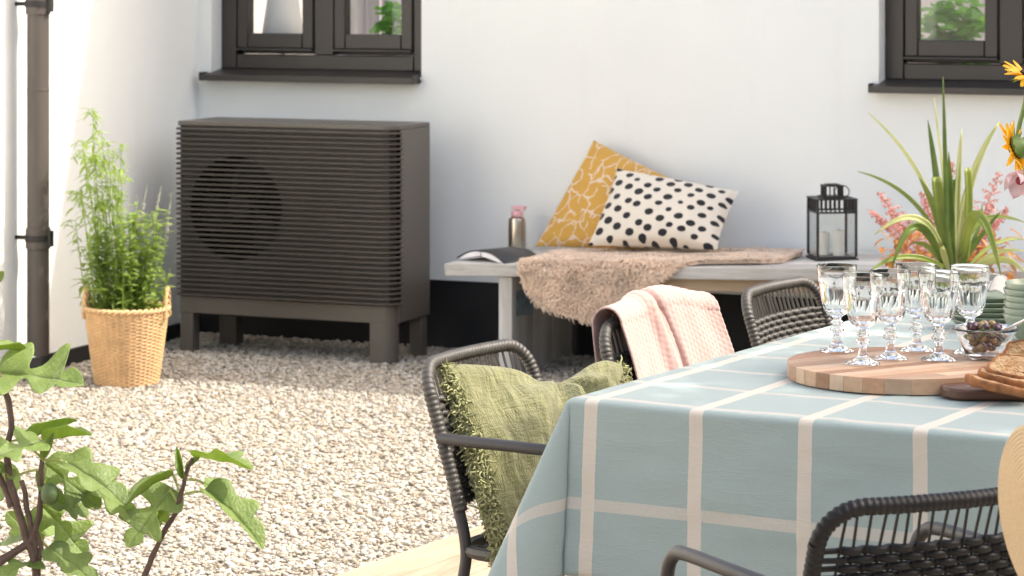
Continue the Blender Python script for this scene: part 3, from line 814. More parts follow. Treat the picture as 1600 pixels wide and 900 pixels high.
for a, b in (((-h+.006,-h-.0008,.016),(h-.006,-h+.0008,.174)), ((-h+.006,h-.0008,.016),(h-.006,h+.0008,.174)), ((-h-.0008,-h+.006,.016),(-h+.0008,h-.006,.174)), ((h-.0008,-h+.006,.016),(h+.0008,h-.006,.174))):
    lp_('pane', [(a, b)], M_pane, 0)
M_wax = mat('candle_wax', (.80,.76,.68), .5, .05, 8)
for k, (dx, dy, hh, lab) in enumerate(((-.026,.016,.085,'short white pillar candle inside the lantern, nearer the house wall'), (.022,-.018,.095,'taller white pillar candle inside the lantern, nearer the table'))):
    R = Matrix.Rotation(math.radians(31), 3, 'Z'); p = lt+R @ Vector((dx, dy, .0145))
    c = thing('candle', lab, 'candle', p, 0, 'lantern candles')
    m = MB().lathe([(0,0),(.021,0),(.021,hh-.002),(.018,hh),(.012,hh-.006),(0,hh-.008)], 24, p); obj('wax', m, M_wax, c)
    m = MB().tube([p+Vector((0,0,hh-.01)), p+Vector((.001,0,hh+.004))], .0012, 5); obj('wick', m, M_black, c)

# ================================================================== planted pots beyond the table
def zpx(x, y): return (x/2.8125+1340, y/2.8125+120)
M_terra = mat('grey_pot', (.30,.29,.28), .8, .15, 6, .2, 50)
ZS = 8.7
sp0 = D(zpx(410,850)[0], 430, ZS); sp0.z = 0; potz = D(1486, 442, ZS).z
sword = thing('sword_leaf_plant', 'tall sword-leaved yellow-green plant rising behind the wine glasses', 'plant', sp0)
m = MB().lathe([(0,0),(.13,0),(.165,potz-.02),(.175,potz-.02),(.175,potz+.02),(.16,potz+.02),(.155,potz-.02),(0,potz-.015)], 40, sp0); obj('pot', m, M_terra, sword)
M_blade = [leafmat('sword_leaf_dark', (.07,.13,.02), (.17,.24,.04), .25, .4, (.35,.45,.06), 12), leafmat('sword_leaf', (.16,.23,.035), (.33,.38,.08), .3, .4, (.5,.55,.1), 12), leafmat('sword_leaf_pale', (.42,.46,.16), (.62,.62,.30), .35, .45, (.7,.7,.3), 12)]
def blade(p0, p1, p2, wd, mt, blunt=False, tw=0, parent=sword, seg=14):
    m = MB(); path = bez(p0, p1, p2, seg); vs = []
    view = (Vector((0,0,CAM_H))-p0).normalized()
    for i, p in enumerate(path):
        t = i/seg; T = (path[min(i+1,seg)]-path[max(i-1,0)]).normalized()
        s = T.cross(view).normalized(); n = s.cross(T)
        s = (s*math.cos(tw)+n*math.sin(tw)); n = s.cross(T)
        ww = wd*.5*(min(1, .55+t*1.6) if not blunt else 1)*((1-t**3.2)**.9 if not blunt else (1 if t < .97 else .8))+.0008
        vs += [p-s*ww+n*ww*.25, p-s*ww*.5+n*ww*.08, p-n*ww*.1, p+s*ww*.5+n*ww*.08, p+s*ww+n*ww*.25]
    fs = [(i*5+k, i*5+k+1, (i+1)*5+k+1, (i+1)*5+k) for i in range(seg) for k in range(4)]
    m.add(vs, fs); return obj('leaf', m, M_blade[mt], parent, smooth=60, solid=.0016)
BL = [((395,850),(388,420),(375,0),20,0,0,0),((405,850),(370,640),(345,440),46,1,1,.02),((440,830),(430,520),(458,228),30,2,0,.1),((445,800),(455,440),(625,195),36,2,0,.06),
      ((395,800),(330,400),(45,155),18,2,0,.12),((385,800),(350,420),(308,190),30,0,0,.06),((375,760),(270,480),(0,416),18,1,0,.1),((365,740),(270,520),(75,695),30,2,0,-.05),
      ((375,820),(250,480),(150,845),36,0,0,-.1),((450,820),(490,540),(735,640),24,1,0,.05),((465,820),(540,690),(632,588),20,0,0,.02),((455,800),(520,380),(630,872),46,1,0,-.15),
      ((385,840),(200,730),(45,862),24,1,0,-.1),((480,845),(600,690),(731,716),16,1,0,.1),((500,850),(600,740),(731,766),20,2,0,0),((500,850),(650,750),(735,862),30,2,0,-.1),
      ((395,800),(350,560),(268,440),34,1,0,.03),((470,820),(500,560),(482,400),32,1,1,0),((420,840),(385,480),(335,92),12,2,0,.15),((430,850),(440,640),(425,450),26,0,1,.08),((415,840),(410,560),(400,330),34,0,0,.04),
      ((440,850),(500,700),(560,620),26,0,0,.12),((385,850),(330,720),(240,730),24,1,0,.05),((360,850),(300,800),(330,880),20,0,0,-.1),((450,850),(560,640),(545,560),14,0,0,.1),((400,850),(360,720),(380,760),26,2,0,-.1)]
for i, (a, b, c_, wd, mt, bl_, dz) in enumerate(BL):
    pa, pb_, pc = zpx(*a), zpx(*b), zpx(*c_)
    blade(D(pa[0], pa[1]-0, ZS), D(pb_[0], pb_[1], ZS+dz*.6), D(pc[0], pc[1], ZS+dz), wd/2.8125/FPX*ZS, mt, bool(bl_), random.uniform(-.35, .35))

ZA = 9.25
ast0 = D(1470, 440, ZA); ast0.z = 0; pz2 = D(1470, 455, ZA).z
ast = thing('astilbe_plant', 'feathery pink flowering plant with reddish leaves behind the sword-leaved plant', 'plant', ast0)
m = MB().lathe([(0,0),(.15,0),(.19,pz2),(.175,pz2),(.17,pz2-.03),(0,pz2-.03)], 36, ast0); obj('pot', m, M_terra, ast)
M_pinkfl = mat('pink_plume', (.60,.26,.22), .85, .3, 30)
M_redleaf = leafmat('reddish_leaf', (.30,.09,.03), (.50,.30,.08), .35, .55, (.7,.3,.08), 16)
plumes = [((1372,300),.09),((1390,330),.08),((1360,330),.05),((1420,345),.1),((1440,300),.06),((1490,252),.09),((1485,290),.06),((1450,340),.08),((1562,268),.1),((1552,318),.08),((1575,325),.05),((1530,330),.08),((1405,372),.07),((1545,360),.06),((1510,350),.07)]
for (u, v), Lp in plumes:
    tip = D(u, v, ZA+random.uniform(-.1, .1)); b = ast0+Vector((random.uniform(-.07,.07), random.uniform(-.07,.07), pz2-.03))
    b.x += (tip.x-b.x)*.25
    path = bez(b, Vector((b.x*.45+tip.x*.55, b.y*.5+tip.y*.5, b.z*.35+tip.z*.65)), tip, 14)
    m = MB().tube(path, [.0022*(1-.6*k/14) for k in range(15)], 5); obj('stem', m, M_redleaf, ast)
    m = MB(); L = Lp*2.3; d = (path[-1]-path[-4]).normalized()
    for k in range(26):
        t = k/26; q = tip-d*L*(1-t); a = k*2.4; rl = .055*(1-t)**.8*(Lp/.08)+.004
        o = Vector((math.cos(a), math.sin(a), .35)).normalized(); e = q+o*rl
        m.tube([q, q+o*rl*.6+Vector((0,0,.004)), e], [.0016,.0014,.0008], 4, cap=False)
        for j in range(int(5+rl*160)):
            s_ = random.random(); c = q.lerp(e, s_)+Vector((random.gauss(0,.0035), random.gauss(0,.0035), random.gauss(0,.0035)))
            r_ = random.uniform(.0018, .0036); m.add([c+Vector((r_,0,0)), c+Vector((0,r_,0)), c-Vector((r_,0,0)), c-Vector((0,r_,0)), c+Vector((0,0,r_*1.3)), c-Vector((0,0,r_*1.3))], [(0,1,4),(1,2,4),(2,3,4),(3,0,4),(1,0,5),(2,1,5),(3,2,5),(0,3,5)])
    obj('plume', m, M_pinkfl, ast, smooth=0)
m = MB()
for _ in range(420):
    u = random.uniform(1375, 1590); v = random.uniform(352, 440); 
    if random.random() < abs(u-1480)/190: continue
    p = D(u, v, ZA+random.uniform(-.22, .12)); a = random.uniform(0, 2*PI)
    lance(m, p, Vector((math.cos(a), math.sin(a), random.uniform(-.5,.4))), Vector((0,0,1)), random.uniform(.03,.07), random.uniform(.012,.025), .4)
obj('foliage', m, M_redleaf, ast, kind='stuff')
# ================================================================== table and cloth
ZTOP = .745
TO = P(897, 623, ZTOP); TW, TL = 1.0, 2.05
def T2(a, b, h=0): return Vector((TO.x, TO.y, 0))+EX*a+EY*b+Vector((0,0,ZTOP+h))
trz = math.atan2(-EY.x, EY.y)
M_tabwood = wood('table_wood', (.25,.17,.10), (.4,.28,.18), 'y')
ctr = T2(TW/2, TL/2); ctr.z = ZD
table = thing('dining_table', 'long wooden dining table hidden under the checked tablecloth', 'table', ctr, trz)
hw, hl = TW/2-.012, TL/2-.012
m = MB().box((-hw,-hl,.66),(hw,hl,ZTOP-ZD-.004)); obj('table_top', m, M_tabwood, table, local=True, bevel=.008)
for sx in (-1,1):
    for sy in (-1,1):
        m = MB().box((sx*(hw-.09)-.035, sy*(hl-.12)-.035, 0), (sx*(hw-.09)+.035, sy*(hl-.12)+.035, .6595)); obj('leg', m, M_tabwood, table, local=True, bevel=.004)

OV = .33
def side_off(s, d, ph):   # gentle outward waves of the hanging cloth
    return d*(.03+.034*math.sin(s*5.3+ph)+.020*math.sin(s*11.7+ph*2))+.0035*noise.noise(Vector((s*4, d*9, ph)))*min(1, d*12)+.0024*noise.noise(Vector((s*11, d*26, ph+4)))+.0022*math.exp(-((d-.07-.05*s)/.006)**2)*max(0,noise.noise(Vector((s*5,ph,0)))+.2)*2*min(1, d*12)
def hang(d, r=.011):
    a = d/r
    if a < PI/2: return r*math.sin(a)-0, r*(1-math.cos(a))
    return r, r+(d-r*PI/2)
def cloth(a, b):
    da = -a if a < 0 else (a-TW if a > TW else 0); db = -b if b < 0 else (b-TL if b > TL else 0)
    ox = -1 if a < 0 else 1; oy = -1 if b < 0 else 1
    ca, cb = min(max(a, 0), TW), min(max(b, 0), TL)
    flat = .0022*noise.noise(Vector((a*5, b*5, 0)))+.0010*noise.noise(Vector((a*17, b*17, 3)))+.0016*math.exp(-((a-TW*.52)/.006)**2)+.0014*math.exp(-((b-.62)/.006)**2)
    if da == 0 and db == 0: return T2(a, b, .001+flat)
    if db == 0:
        o, dn = hang(da); o += side_off(b, da, 1.0+ox); return T2(ca+ox*o, cb, .001-dn)
    if da == 0:
        o, dn = hang(db); o += side_off(a, db, 2.0+oy); return T2(ca, cb+oy*o, .001-dn)
    r = math.hypot(da, db); th = math.atan2(db, da); s2 = math.sin(2*th)
    k = .03+.40*max(0, s2)**1.35-.07*math.exp(-((th-1.34)/.12)**2)-.05*math.exp(-((th-.2)/.13)**2)
    o, dn = hang(r); rho = o+k*max(0, r-.006); dn = dn*math.sqrt(max(.05, 1-k*k))
    return T2(ca+ox*rho*math.cos(th), cb+oy*rho*math.sin(th), .001-dn)
def axis(Lg):
    fine = [-.02,-.0165,-.013,-.0095,-.006,-.003,0,.006]
    lo = [-OV+i*.0115 for i in range(27)]; lo = [x for x in lo if x < -.021]
    mid = list(np.linspace(.02, Lg-.02, int((Lg-.04)/.021)))
    return lo+fine+mid+[Lg-x for x in reversed(fine)]+[Lg-x for x in reversed(lo)]
AA, BB = axis(TW), axis(TL)
m = MB(); vs = [cloth(a, b) for b in BB for a in AA]; na = len(AA)
m.add(vs, [(j*na+i, j*na+i+1, (j+1)*na+i+1, (j+1)*na+i) for j in range(len(BB)-1) for i in range(na-1)], [(a, b) for b in BB for a in AA])
def cloth_mat():
    m = NT('checked_linen'); uv = m.coord('UV'); sep = m.n('ShaderNodeSeparateXYZ'); m.l(uv, sep.inputs[0])
    per, wd = .2165, .0272
    wob = m.math('MULTIPLY', m.math('SUBTRACT', m.noise(uv, 400, 2).outputs['Fac'], .5), .0035)
    def stripe(s, off, wd=wd):
        f = m.math('MODULO', m.math('ADD', m.math('ADD', s, wob), 10*per+wd/2-off), per); return m.math('LESS_THAN', f, wd)
    sx = stripe(sep.outputs[0], .043); sy = stripe(sep.outputs[1], .020, .022)
    w1 = m.noise(m.mapping(uv, (1500, 60, 1)), 1, 2).outputs['Fac']; w2 = m.noise(m.mapping(uv, (60, 1500, 1)), 1, 2).outputs['Fac']
    wv = m.math('MULTIPLY', m.math('ADD', w1, w2), .5)
    blot = m.noise(uv, 7, 4).outputs['Fac']
    blue = m.mix(wv, (.235,.303,.282), (.375,.45,.422)); blue = m.mix(m.math('MULTIPLY', blot, .18), blue, (.36,.40,.39))
    be = m.mix(wv, (.50,.45,.37), (.66,.605,.51)); be2 = m.mix(w1, (.38,.38,.33), (.58,.545,.47))
    cc = m.mix(sy, blue, be2); cc = m.mix(sx, cc, be)
    m.set(Base_Color=cc, Roughness=.85, Sheen_Weight=.12)
    cr = m.noise(m.mapping(uv, (2.5, 14, 1), rot=(0,0,.1)), 2.2, 3, .6, .6).outputs['Fac']
    crs = m.ramp(cr, [(.46, 0.0), (.5, 1.0), (.54, 0.0)])
    h_ = m.math('ADD', m.math('MULTIPLY', wv, .35), m.math('MULTIPLY', crs, .18)); m.bump(h_, .35, .0025)
    return m.m
tc = obj('tablecloth', m, cloth_mat(), smooth=180, solid=.0014)
tag(tc, 'pale blue linen tablecloth with beige window-pane checks', 'tablecloth')

# ================================================================== woven chairs
HWB = .205                                     # half width of the backrest
def ylean(z): return -.185-.32*(z-.46) if z > .46 else -.185
def back_pt(x, z, off=0): return Vector((x, ylean(z)-.028*(1-(x/HWB)**2)-off, z))
def wrapped(m, path, r, pitch=.0105, amp=.0012, n=10):
    # resample the path and swell it once per wrap of cord
    d = [0]
    for i in range(1, len(path)): d.append(d[-1]+(path[i]-path[i-1]).length)
    cnt = int(d[-1]/pitch)*4; pts = []; rs = []
    for i in range(cnt+1):
        s = d[-1]*i/cnt; j = min(max(np.searchsorted(d, s)-1, 0), len(path)-2); t = (s-d[j])/max(1e-9, d[j+1]-d[j])
        pts.append(path[j].lerp(path[j+1], t)); rs.append(r+amp*(abs(math.sin(PI*i/4))*2-1))
    m.tube(pts, rs, n)
def chair_parts(t, cordm):
    zt, cr = .736, .06                        # axis height of the top rail, corner radius
    # legs rear (with bow), side posts wrapped, top rail wrapped
    left = [back_pt(-HWB, z) for z in (.46,.52,.58,.64,.68)]
    arc = [back_pt(-HWB+cr*(1-math.cos(a)), zt-cr+cr*math.sin(a)) for a in (0, PI/8, PI/4, 3*PI/8, PI/2)]
    top = [back_pt(x, zt) for x in np.linspace(-HWB+cr+.02, HWB-cr-.02, 12)]
    path = left+arc+top; right = [Vector((-p.x, p.y, p.z)) for p in reversed(left+arc)]; path += right
    m = MB(); wrapped(m, smooth_path(path, 4), .0125); obj('back_frame', m, cordm, t, local=True, smooth=70)
    for sx in (-1, 1):
        m = MB(); p = smooth_path([(sx*HWB, ylean(.49)-.004, .49), (sx*HWB, -.176, .40), (sx*(HWB+.003), -.18, .33), (sx*(HWB+.012), -.215, .18), (sx*(HWB+.02), -.265, 0)], 6)
        m.tube(p, .0115, 10); obj('rear_leg', m, M_tube, t, local=True)
        m = MB(); ya = ylean(.60)
        p = smooth_path([(sx*(HWB+.004), ya, .60), (sx*(HWB+.02), ya+.08, .602), (sx*(HWB+.03), ya+.2, .603), (sx*(HWB+.03), ya+.33, .60), (sx*(HWB+.028), ya+.375, .588), (sx*(HWB+.026), ya+.40, .55), (sx*(HWB+.024), ya+.41, .46), (sx*(HWB+.01), ya+.44, 0)], 6)
        m.tube(p, .0115, 10); obj('arm', m, M_tube, t, local=True)
    # spokes and woven rows
    m = MB(); xs = [-.17+.02*i for i in range(18)]
    for x in xs:
        sl_ = random.uniform(-.004, .004)
        pts = [back_pt(x+(sl_ if k > 3 else 0), z, 0) for k, z in enumerate((.465,.54,.62,.67,zt-.004))]
        m.tube(pts, .0033, 6, cap=False, flat=.6)
    obj('spokes', m, cordm, t, local=True)
    m = MB(); rows = 15
    for r_ in range(rows):
        z = .475+.0138*r_; pts = [back_pt(-HWB, z)]
        for i, x in enumerate(xs):
            s = 1 if (i+r_) % 2 else -1
            pts += [back_pt(x-.0065, z, s*.0034), back_pt(x+.0065, z, s*.0034)]
        pts.append(back_pt(HWB, z))
        m.tube(smooth_path(pts, 2), [.0068 if .04 < k/(2*len(pts)) < .96 else .0045 for k in range(2*(len(pts)-1)+1)], 6, cap=False)
    obj('woven_back', m, cordm, t, local=True, smooth=180)
    # seat: frame and woven rows
    zs = .385; m = MB(); fr_ = [(-.20,-.175,zs),(-.225,.05,zs),(-.22,.18,zs),(-.17,.21,zs),(.17,.21,zs),(.22,.18,zs),(.225,.05,zs),(.20,-.175,zs),(0,-.195,zs)]
    pth = smooth_path(fr_+[fr_[0]], 5)
    m.tube(pth[:-1], .013, 8, closed=True); obj('seat_frame', m, cordm, t, local=True)
    m = MB()
    for r_ in range(23):
        y = -.17+.016*r_; pts = []
        for i in range(15):
            x = -.205+.41*i/14; s = 1 if (i+r_) % 2 else -1; pts.append(Vector((x, y, zs+s*.003-.012*math.sin(PI*i/14))))
        m.tube(smooth_path(pts, 2), .0075, 6, cap=False)
    obj('woven_seat', m, cordm, t, local=True, smooth=180)
def chair(rail_c, fwd, label, cordm):
    """rail_c: centre of the top rail in camera plan (x, depth); fwd: facing direction in camera plan"""
    f = CW(fwd[0], fwd[1], 0).normalized(); rc_ = CW(rail_c[0], rail_c[1], 0)
    loc = rc_+f*(-(ylean(.736)-.028)); loc.z = ZD
    t = thing('woven_chair', label, 'chair', loc, math.atan2(-f.x, f.y), 'woven armchairs around the table')
    return t
ch1 = chair((-.098, 5.60), (.869,-.495), 'grey woven armchair with green fringed cushion, nearest the gravel', M_cord); chair_parts(ch1, M_cord)
def mk(rail, fwd, label, dark=False):
    t = chair(rail, fwd, label, None)
    for chd in list(ch1.children):
        o = link_copy(chd, t)
    if dark:  # near chair: its shade is painted into the cords
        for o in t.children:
            if o.data.materials[0] == M_cord: o.material_slots[0].link = 'OBJECT'; o.material_slots[0].material = M_cordshade
    return t
ch2 = mk((.306, 6.18), (.752,-.659), 'grey woven armchair with the pink blanket over its back')
ch3 = mk((.633, 6.76), (.857,-.516), 'grey woven armchair behind the wine glasses with a bare back')
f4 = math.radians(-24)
ch4 = mk((.650, 4.05), (math.sin(f4), math.cos(f4)), 'grey woven armchair darkened by painted shade, seen from behind with the straw hat on it', True)

# green fringed cushion on the first chair -------------------------------
def crinkle_mat(name, c1, c2):
    m = NT(name); co = m.coord('UV')
    n1 = m.noise(m.mapping(co, (7, 1.6, 1)), 4.5, 4, .6, .8).outputs['Fac']; n2 = m.noise(m.mapping(co, (2, 9, 1)), 4, 3, .6, .5).outputs['Fac']; fi = m.noise(m.mapping(co, (90, 25, 1)), 3, 3).outputs['Fac']
    cc = m.ramp(n1, [(.3, c1), (.7, c2)]); m.set(Base_Color=cc, Roughness=.95, Sheen_Weight=.25)
    h_ = m.math('ADD', m.math('ADD', n1, m.math('MULTIPLY', n2, .6)), m.math('MULTIPLY', fi, .35)); m.bump(h_, 1.0, .014); return m.m
M_greencush = crinkle_mat('green_muslin', (.18,.175,.066), (.28,.268,.115))
gcb = D(870, 860, 5.2); gcb.z = .5
gc = thing('fringed_cushion', 'large olive green crinkled cushion with frayed fringe on the woven chair', 'cushion', gcb)
c00, c10, c11, c01 = D(784,905,5.27), D(992,890,5.46), D(975,578,5.86), D(682,566,5.50)
def gsag(a, b):
    s = -.034*math.exp(-((a-.56)/.17)**2)*b**3+.022*math.exp(-((a-.88)/.13)**2)*b**3
    wv = .012*math.sin(b*9+a*5)*math.exp(-((a-.6)/.3)**2)
    return Vector((0,0,s))+CW(0,-1,0)*wv
def gfn(sgn):
    N = (c10-c00).cross(c01-c00).normalized()
    if N.dot(Vector((0,0,CAM_H))-c00) < 0: N = -N
    ctr_ = (c00+c10+c11+c01)/4
    def fn(a, b):
        x, y = 2*a-1, 2*b-1
        p = c00*(1-a)*(1-b)+c10*a*(1-b)+c11*a*b+c01*(1-a)*b
        p += (ctr_-p)*.05*((x*x)*(1-y*y)+(y*y)*(1-x*x))+gsag(a, b)
        h_ = (max(0,1-x*x)*max(0,1-y*y))**.45*.085
        ed = min(1, 7*min(a,1-a,b,1-b))
        # folds run out from the sagging top edge
        th = math.atan2(a-.56, 1.06-b); f1 = .024*math.sin(th*9+2*noise.noise(Vector((a*3,b*3,5))))*math.exp(-((a-.62)**2+(1-b)**2)/.28)
        f2 = .012*noise.noise(Vector((a*9, b*4, 2)))+.006*noise.noise(Vector((a*26, b*9, 7)))
        cr_ = .006*math.sin(b*34+6*a+3*noise.noise(Vector((a*4,b*4,1))))*max(0, .55-b)*1.8
        return p+N*(sgn*h_+(f1+f2+cr_)*ed)
    return fn
m = MB(); m.grid(gfn(1), 90, 90); m.grid(gfn(-1), 40, 40)
obj('cover', m, M_greencush, gc, smooth=180)
M_fringe = mat('green_fringe', (.30,.295,.14), .95, .3, 40)
m = MB(); fr = gfn(0)
gN = (c10-c00).cross(c01-c00).normalized()
if gN.dot(Vector((0,0,CAM_H))-c00) < 0: gN = -gN
for k in range(1500):
    e = random.random()
    a, b = (random.random()**2*.035, e*.98) if k < 1380 else (1-random.random()*.02, .8+.2*e)
    p = gfn(1)(a, b); out = (fr(0, b)-fr(.3, b)).normalized()*(1 if a < .5 else -1)
    L = random.uniform(.012, .026); pts = [p-gN*.004]; d = out*random.uniform(-.2,.7)+gN*.5+Vector((random.gauss(0,.5), random.gauss(0,.5), random.gauss(0,.5)-.2))
    for j in range(3):
        pts.append(pts[-1]+d.normalized()*L*.4); d = d+Vector((random.gauss(0,.9), random.gauss(0,.9), random.gauss(0,.9)-.5))
    m.tube(pts, [.0026,.0024,.0021,.0012], 4, cap=False)
obj('fringe', m, M_fringe, gc, kind='stuff')

# pink blanket over the second chair --------------------------------------
Mc2 = wm(ch2)
def pink_mat():
    m = NT('pink_waffle_cotton'); co = m.coord('UV'); n1 = m.noise(co, 6, 4).outputs['Fac']
    m.set(Base_Color=m.ramp(n1, [(.3, (.44,.275,.235)), (.7, (.51,.335,.29))]), Roughness=.95, Sheen_Weight=.3)
    m.bump(m.noise(co, 220, 2).outputs['Fac'], .3, .002); return m.m
bl0 = Mc2 @ Vector((0, ylean(.736), .77))
thr = thing('pink_blanket', 'pale pink quilted blanket folded over the back of the middle woven chair', 'blanket', bl0)
def throw(x_of, tb, tf, lift, ph, crease, nx=120, ny=170):
    """x_of(t, s): sideways place; tb/tf(s): how far the cloth hangs behind and in front"""
    def fn(s, t):
        Lb, Lf = tb(s), tf(s); d = -Lb+(Lb+Lf)*t          # distance from the ridge along the cloth
        R = .024+lift
        x = x_of(s, d)
        fold = .006*math.sin(s*11+ph+d*3)*min(1, abs(d)*9)+.003*math.sin(s*25+ph*2)*min(1, abs(d)*5)
        if crease: fold += .012*math.exp(-((s-.36-.5*max(0,d))/.05)**2)-.020*math.exp(-((s-.44-.5*max(0,d))/.022)**2)
        wx, wy = s*.40/.0072, d/.0066+(1 if int(s*.40/.0144) % 2 else 0)
        waf = .0020*(abs(math.sin(wx*PI/2+.6*noise.noise(Vector((s*9,d*20,0)))))**.6)*(abs(math.sin(wy*PI/2+.6*noise.noise(Vector((s*9,d*20,3)))))**.6)
        a = d/R
        if abs(a) < PI/2: q = Vector((0, math.sin(a), math.cos(a))); p = q*(R+fold*.6+waf); 
        else:
            sg = 1 if a > 0 else -1; q = Vector((0, sg, 0)); e = abs(d)-R*PI/2
            p = Vector((0, sg*(R+fold+waf+(.10*e if sg > 0 else .05*e)), -e))
        z0 = .736; y0 = ylean(z0)-.028*(1-(min(1,abs(x)/HWB))**2)
        lean = -.26*p.z*(1 if p.z < 0 else 0)
        hump = .030*math.exp(-((s-.58)/.30)**2)
        return Mc2 @ Vector((x, y0+p.y+lean*(1 if p.y < .5 else .3), z0+p.z+hump*math.exp(-abs(d)*4)))
    mm = MB(); mm.grid(fn, nx, ny); return mm
# local +x of the chair points to the camera side, so the near post keeps bare at +x
mm = throw(lambda s, d: .168-.345*s-.02*math.sin(d*9)+(.045*s-.0)*max(0, -d)*2+(.10-.10*s)*max(0,d), lambda s: .17+.12*(1-s), lambda s: .30-.05*s+.02*math.sin(s*5), .012, .3, True)
obj('blanket', mm, pink_mat(), thr, smooth=180, solid=.004)
mm = throw(lambda s, d: .105-.27*s+.05*max(0,d), lambda s: .08, lambda s: .34, .002, 2.1, False, 70, 110)
obj('under_fold', mm, thr.children[0].data.materials[0], thr, smooth=180, solid=.004)

# ================================================================== table ware
HB_ = .03; zb0 = ZTOP+.0035
bc = P(1408, 566, zb0+HB_); bc.z = zb0
BR_ = .222
board = thing('serving_board', 'round striped acacia serving board under the wine glasses', 'board', bc, trz+math.radians(62))
stc = [((.42,.255,.15),(.55,.36,.225)), ((.34,.185,.10),(.47,.28,.165)), ((.46,.30,.185),(.60,.42,.28)), ((.28,.14,.07),(.41,.225,.12)), ((.50,.34,.215),(.64,.46,.32))]
M_strip = [wood('acacia_strip_%s' % n_, a, b, 'x', 1, .45, 18, 1.5, .05) for n_, (a, b) in zip(('tan','brown','pale','dark','cream'), stc)]
edges = [-BR_]; 
while edges[-1] < BR_-.05: edges.append(edges[-1]+random.uniform(.028, .044))
edges[-1] = BR_
seq = [0,2,1,0,4,3,0,2,1,0,3,2,0,1]
for i in range(len(edges)-1):
    y0, y1_ = edges[i], edges[i+1]-.0004; cut = random.uniform(-.1, .1)
    def arcx(y): return math.sqrt(max(0, BR_**2-y*y))
    ys = np.linspace(y0, y1_, 7)
    for h2 in (0, 1):
        rgt = [(arcx(y), y) for y in ys] if h2 else [(-arcx(y), y) for y in ys]
        if min(abs(p[0]) for p in rgt)*0 == 1: continue
        cl = min(abs(cut), .3*min(arcx(y0)+.001, arcx(y1_)+.001))*(1 if cut > 0 else -1)
        pol = [(cl+(.0002 if h2 else -.0002), y0)]+rgt+[(cl+(.0002 if h2 else -.0002), y1_)]
        if not h2: pol = pol[::-1]
        obj('strip', MB().prism(pol, 0, HB_), M_strip[(seq[i % 14]+h2*2*(i % 2)) % 5], board, local=True, smooth=20, bevel=.0012)

# wine glasses
def glass_mesh():
    m = MB(); n = 80
    def facet(r, z, a):
        if .078 <= z <= .142 and r > .016:
            k = min(1, (z-.078)/.010)*(1 if z < .134 else max(0, (.142-z)/.008)); b_ = (a % (PI/5))-PI/10; return r*(1-k+k*(.945*math.cos(PI/10)/math.cos(b_)))
        if .036 <= z <= .066 and r < .02: return r*(1-.06*abs(math.sin(a*4)))
        if z < .02 and r > .02: return r*(1-.015*abs(math.sin(a*5)))
        return r
    prof = [(.0004,.0015),(.03,.0),(.0345,.0008),(.0352,.0025),(.034,.004),(.022,.0075),(.0125,.013),(.0088,.020),(.0078,.030),(.0078,.034),(.0098,.038),(.0150,.0435),(.0150,.0465),(.0092,.052),(.0092,.054),(.0128,.058),(.0128,.060),(.0086,.064),(.0086,.068),(.0125,.072),
            (.0215,.0775),(.0285,.085),(.0322,.095),(.0345,.11),(.0362,.125),(.0372,.134),(.0380,.142),(.0388,.15),(.0398,.162),(.0408,.1735),(.0406,.1745),(.0396,.1745),(.0390,.1735),(.0380,.162),(.0372,.15),(.0362,.14),(.0345,.125),(.0325,.11),(.0300,.097),(.0255,.088),(.0180,.0825),(.008,.0805),(.0004,.080)]
    m.lathe(prof, n, mod=lambda r, z, a: facet(r, z, a) if (r, z) not in inner_set else r); return m
inner_set = {(.0390,.1735),(.0380,.162),(.0372,.15),(.0362,.14),(.0345,.125),(.0325,.11),(.0300,.097),(.0255,.088),(.0180,.0825)}
gm = glass_mesh()
GL = [((1307.7,549),'faceted wine glass at the left rim of the board'), ((1348,569),'faceted wine glass standing nearest the front of the board'), ((1391,561),'faceted wine glass third from left on the board'),
      ((1432,548),'faceted wine glass at the back centre of the board'), ((1467,563),'faceted wine glass in front right of centre on the board'), ((1516,551),'faceted wine glass behind the olive bowl')]
g0 = None
for i, ((u, v), lab) in enumerate(GL):
    zz = zb0+HB_+.0005; p = P(u, v, zz)
    if g0 is None: o = g0 = obj('wine_glass', gm, M_glass, smooth=24)
    else: o = link_copy(g0)
    o.location = p; o.rotation_euler = (0, 0, i*.7); tag(o, lab, 'glass', 'faceted wine glasses')

# olive bowl
ob = P(1540, 560, zb0+HB_+.001); 
bowl = obj('olive_bowl', MB().lathe([(.0003,.001),(.034,.0),(.037,.002),(.046,.022),(.056,.045),(.0615,.0575),(.066,.058),(.0665,.061),(.062,.0625),(.058,.061),(.0525,.045),(.043,.0225),(.034,.006),(.0003,.005)], 64), M_glassw, smooth=60)
bowl.location = ob; tag(bowl, 'small clear glass bowl of olives on the round board', 'bowl')
M_ol1 = mat('green_olive', (.30,.20,.07), .25, .3, 60, coat=.3); M_ol2 = mat('purple_olive', (.07,.02,.035), .22, .3, 60, coat=.4)
o1 = o2 = None; placed = []
for _ in range(2500):
    if len(placed) >= 34: break
    z = random.uniform(.015, .066); rmax = .030+(z-.006)*.42-.012; r = rmax*math.sqrt(random.random()); a = random.uniform(0, 2*PI)
    if z > .055: r *= .75
    q = Vector((r*math.cos(a), r*math.sin(a), z))
    if any((q-w_).length < .0165 for w_ in placed): continue
    placed.append(q)
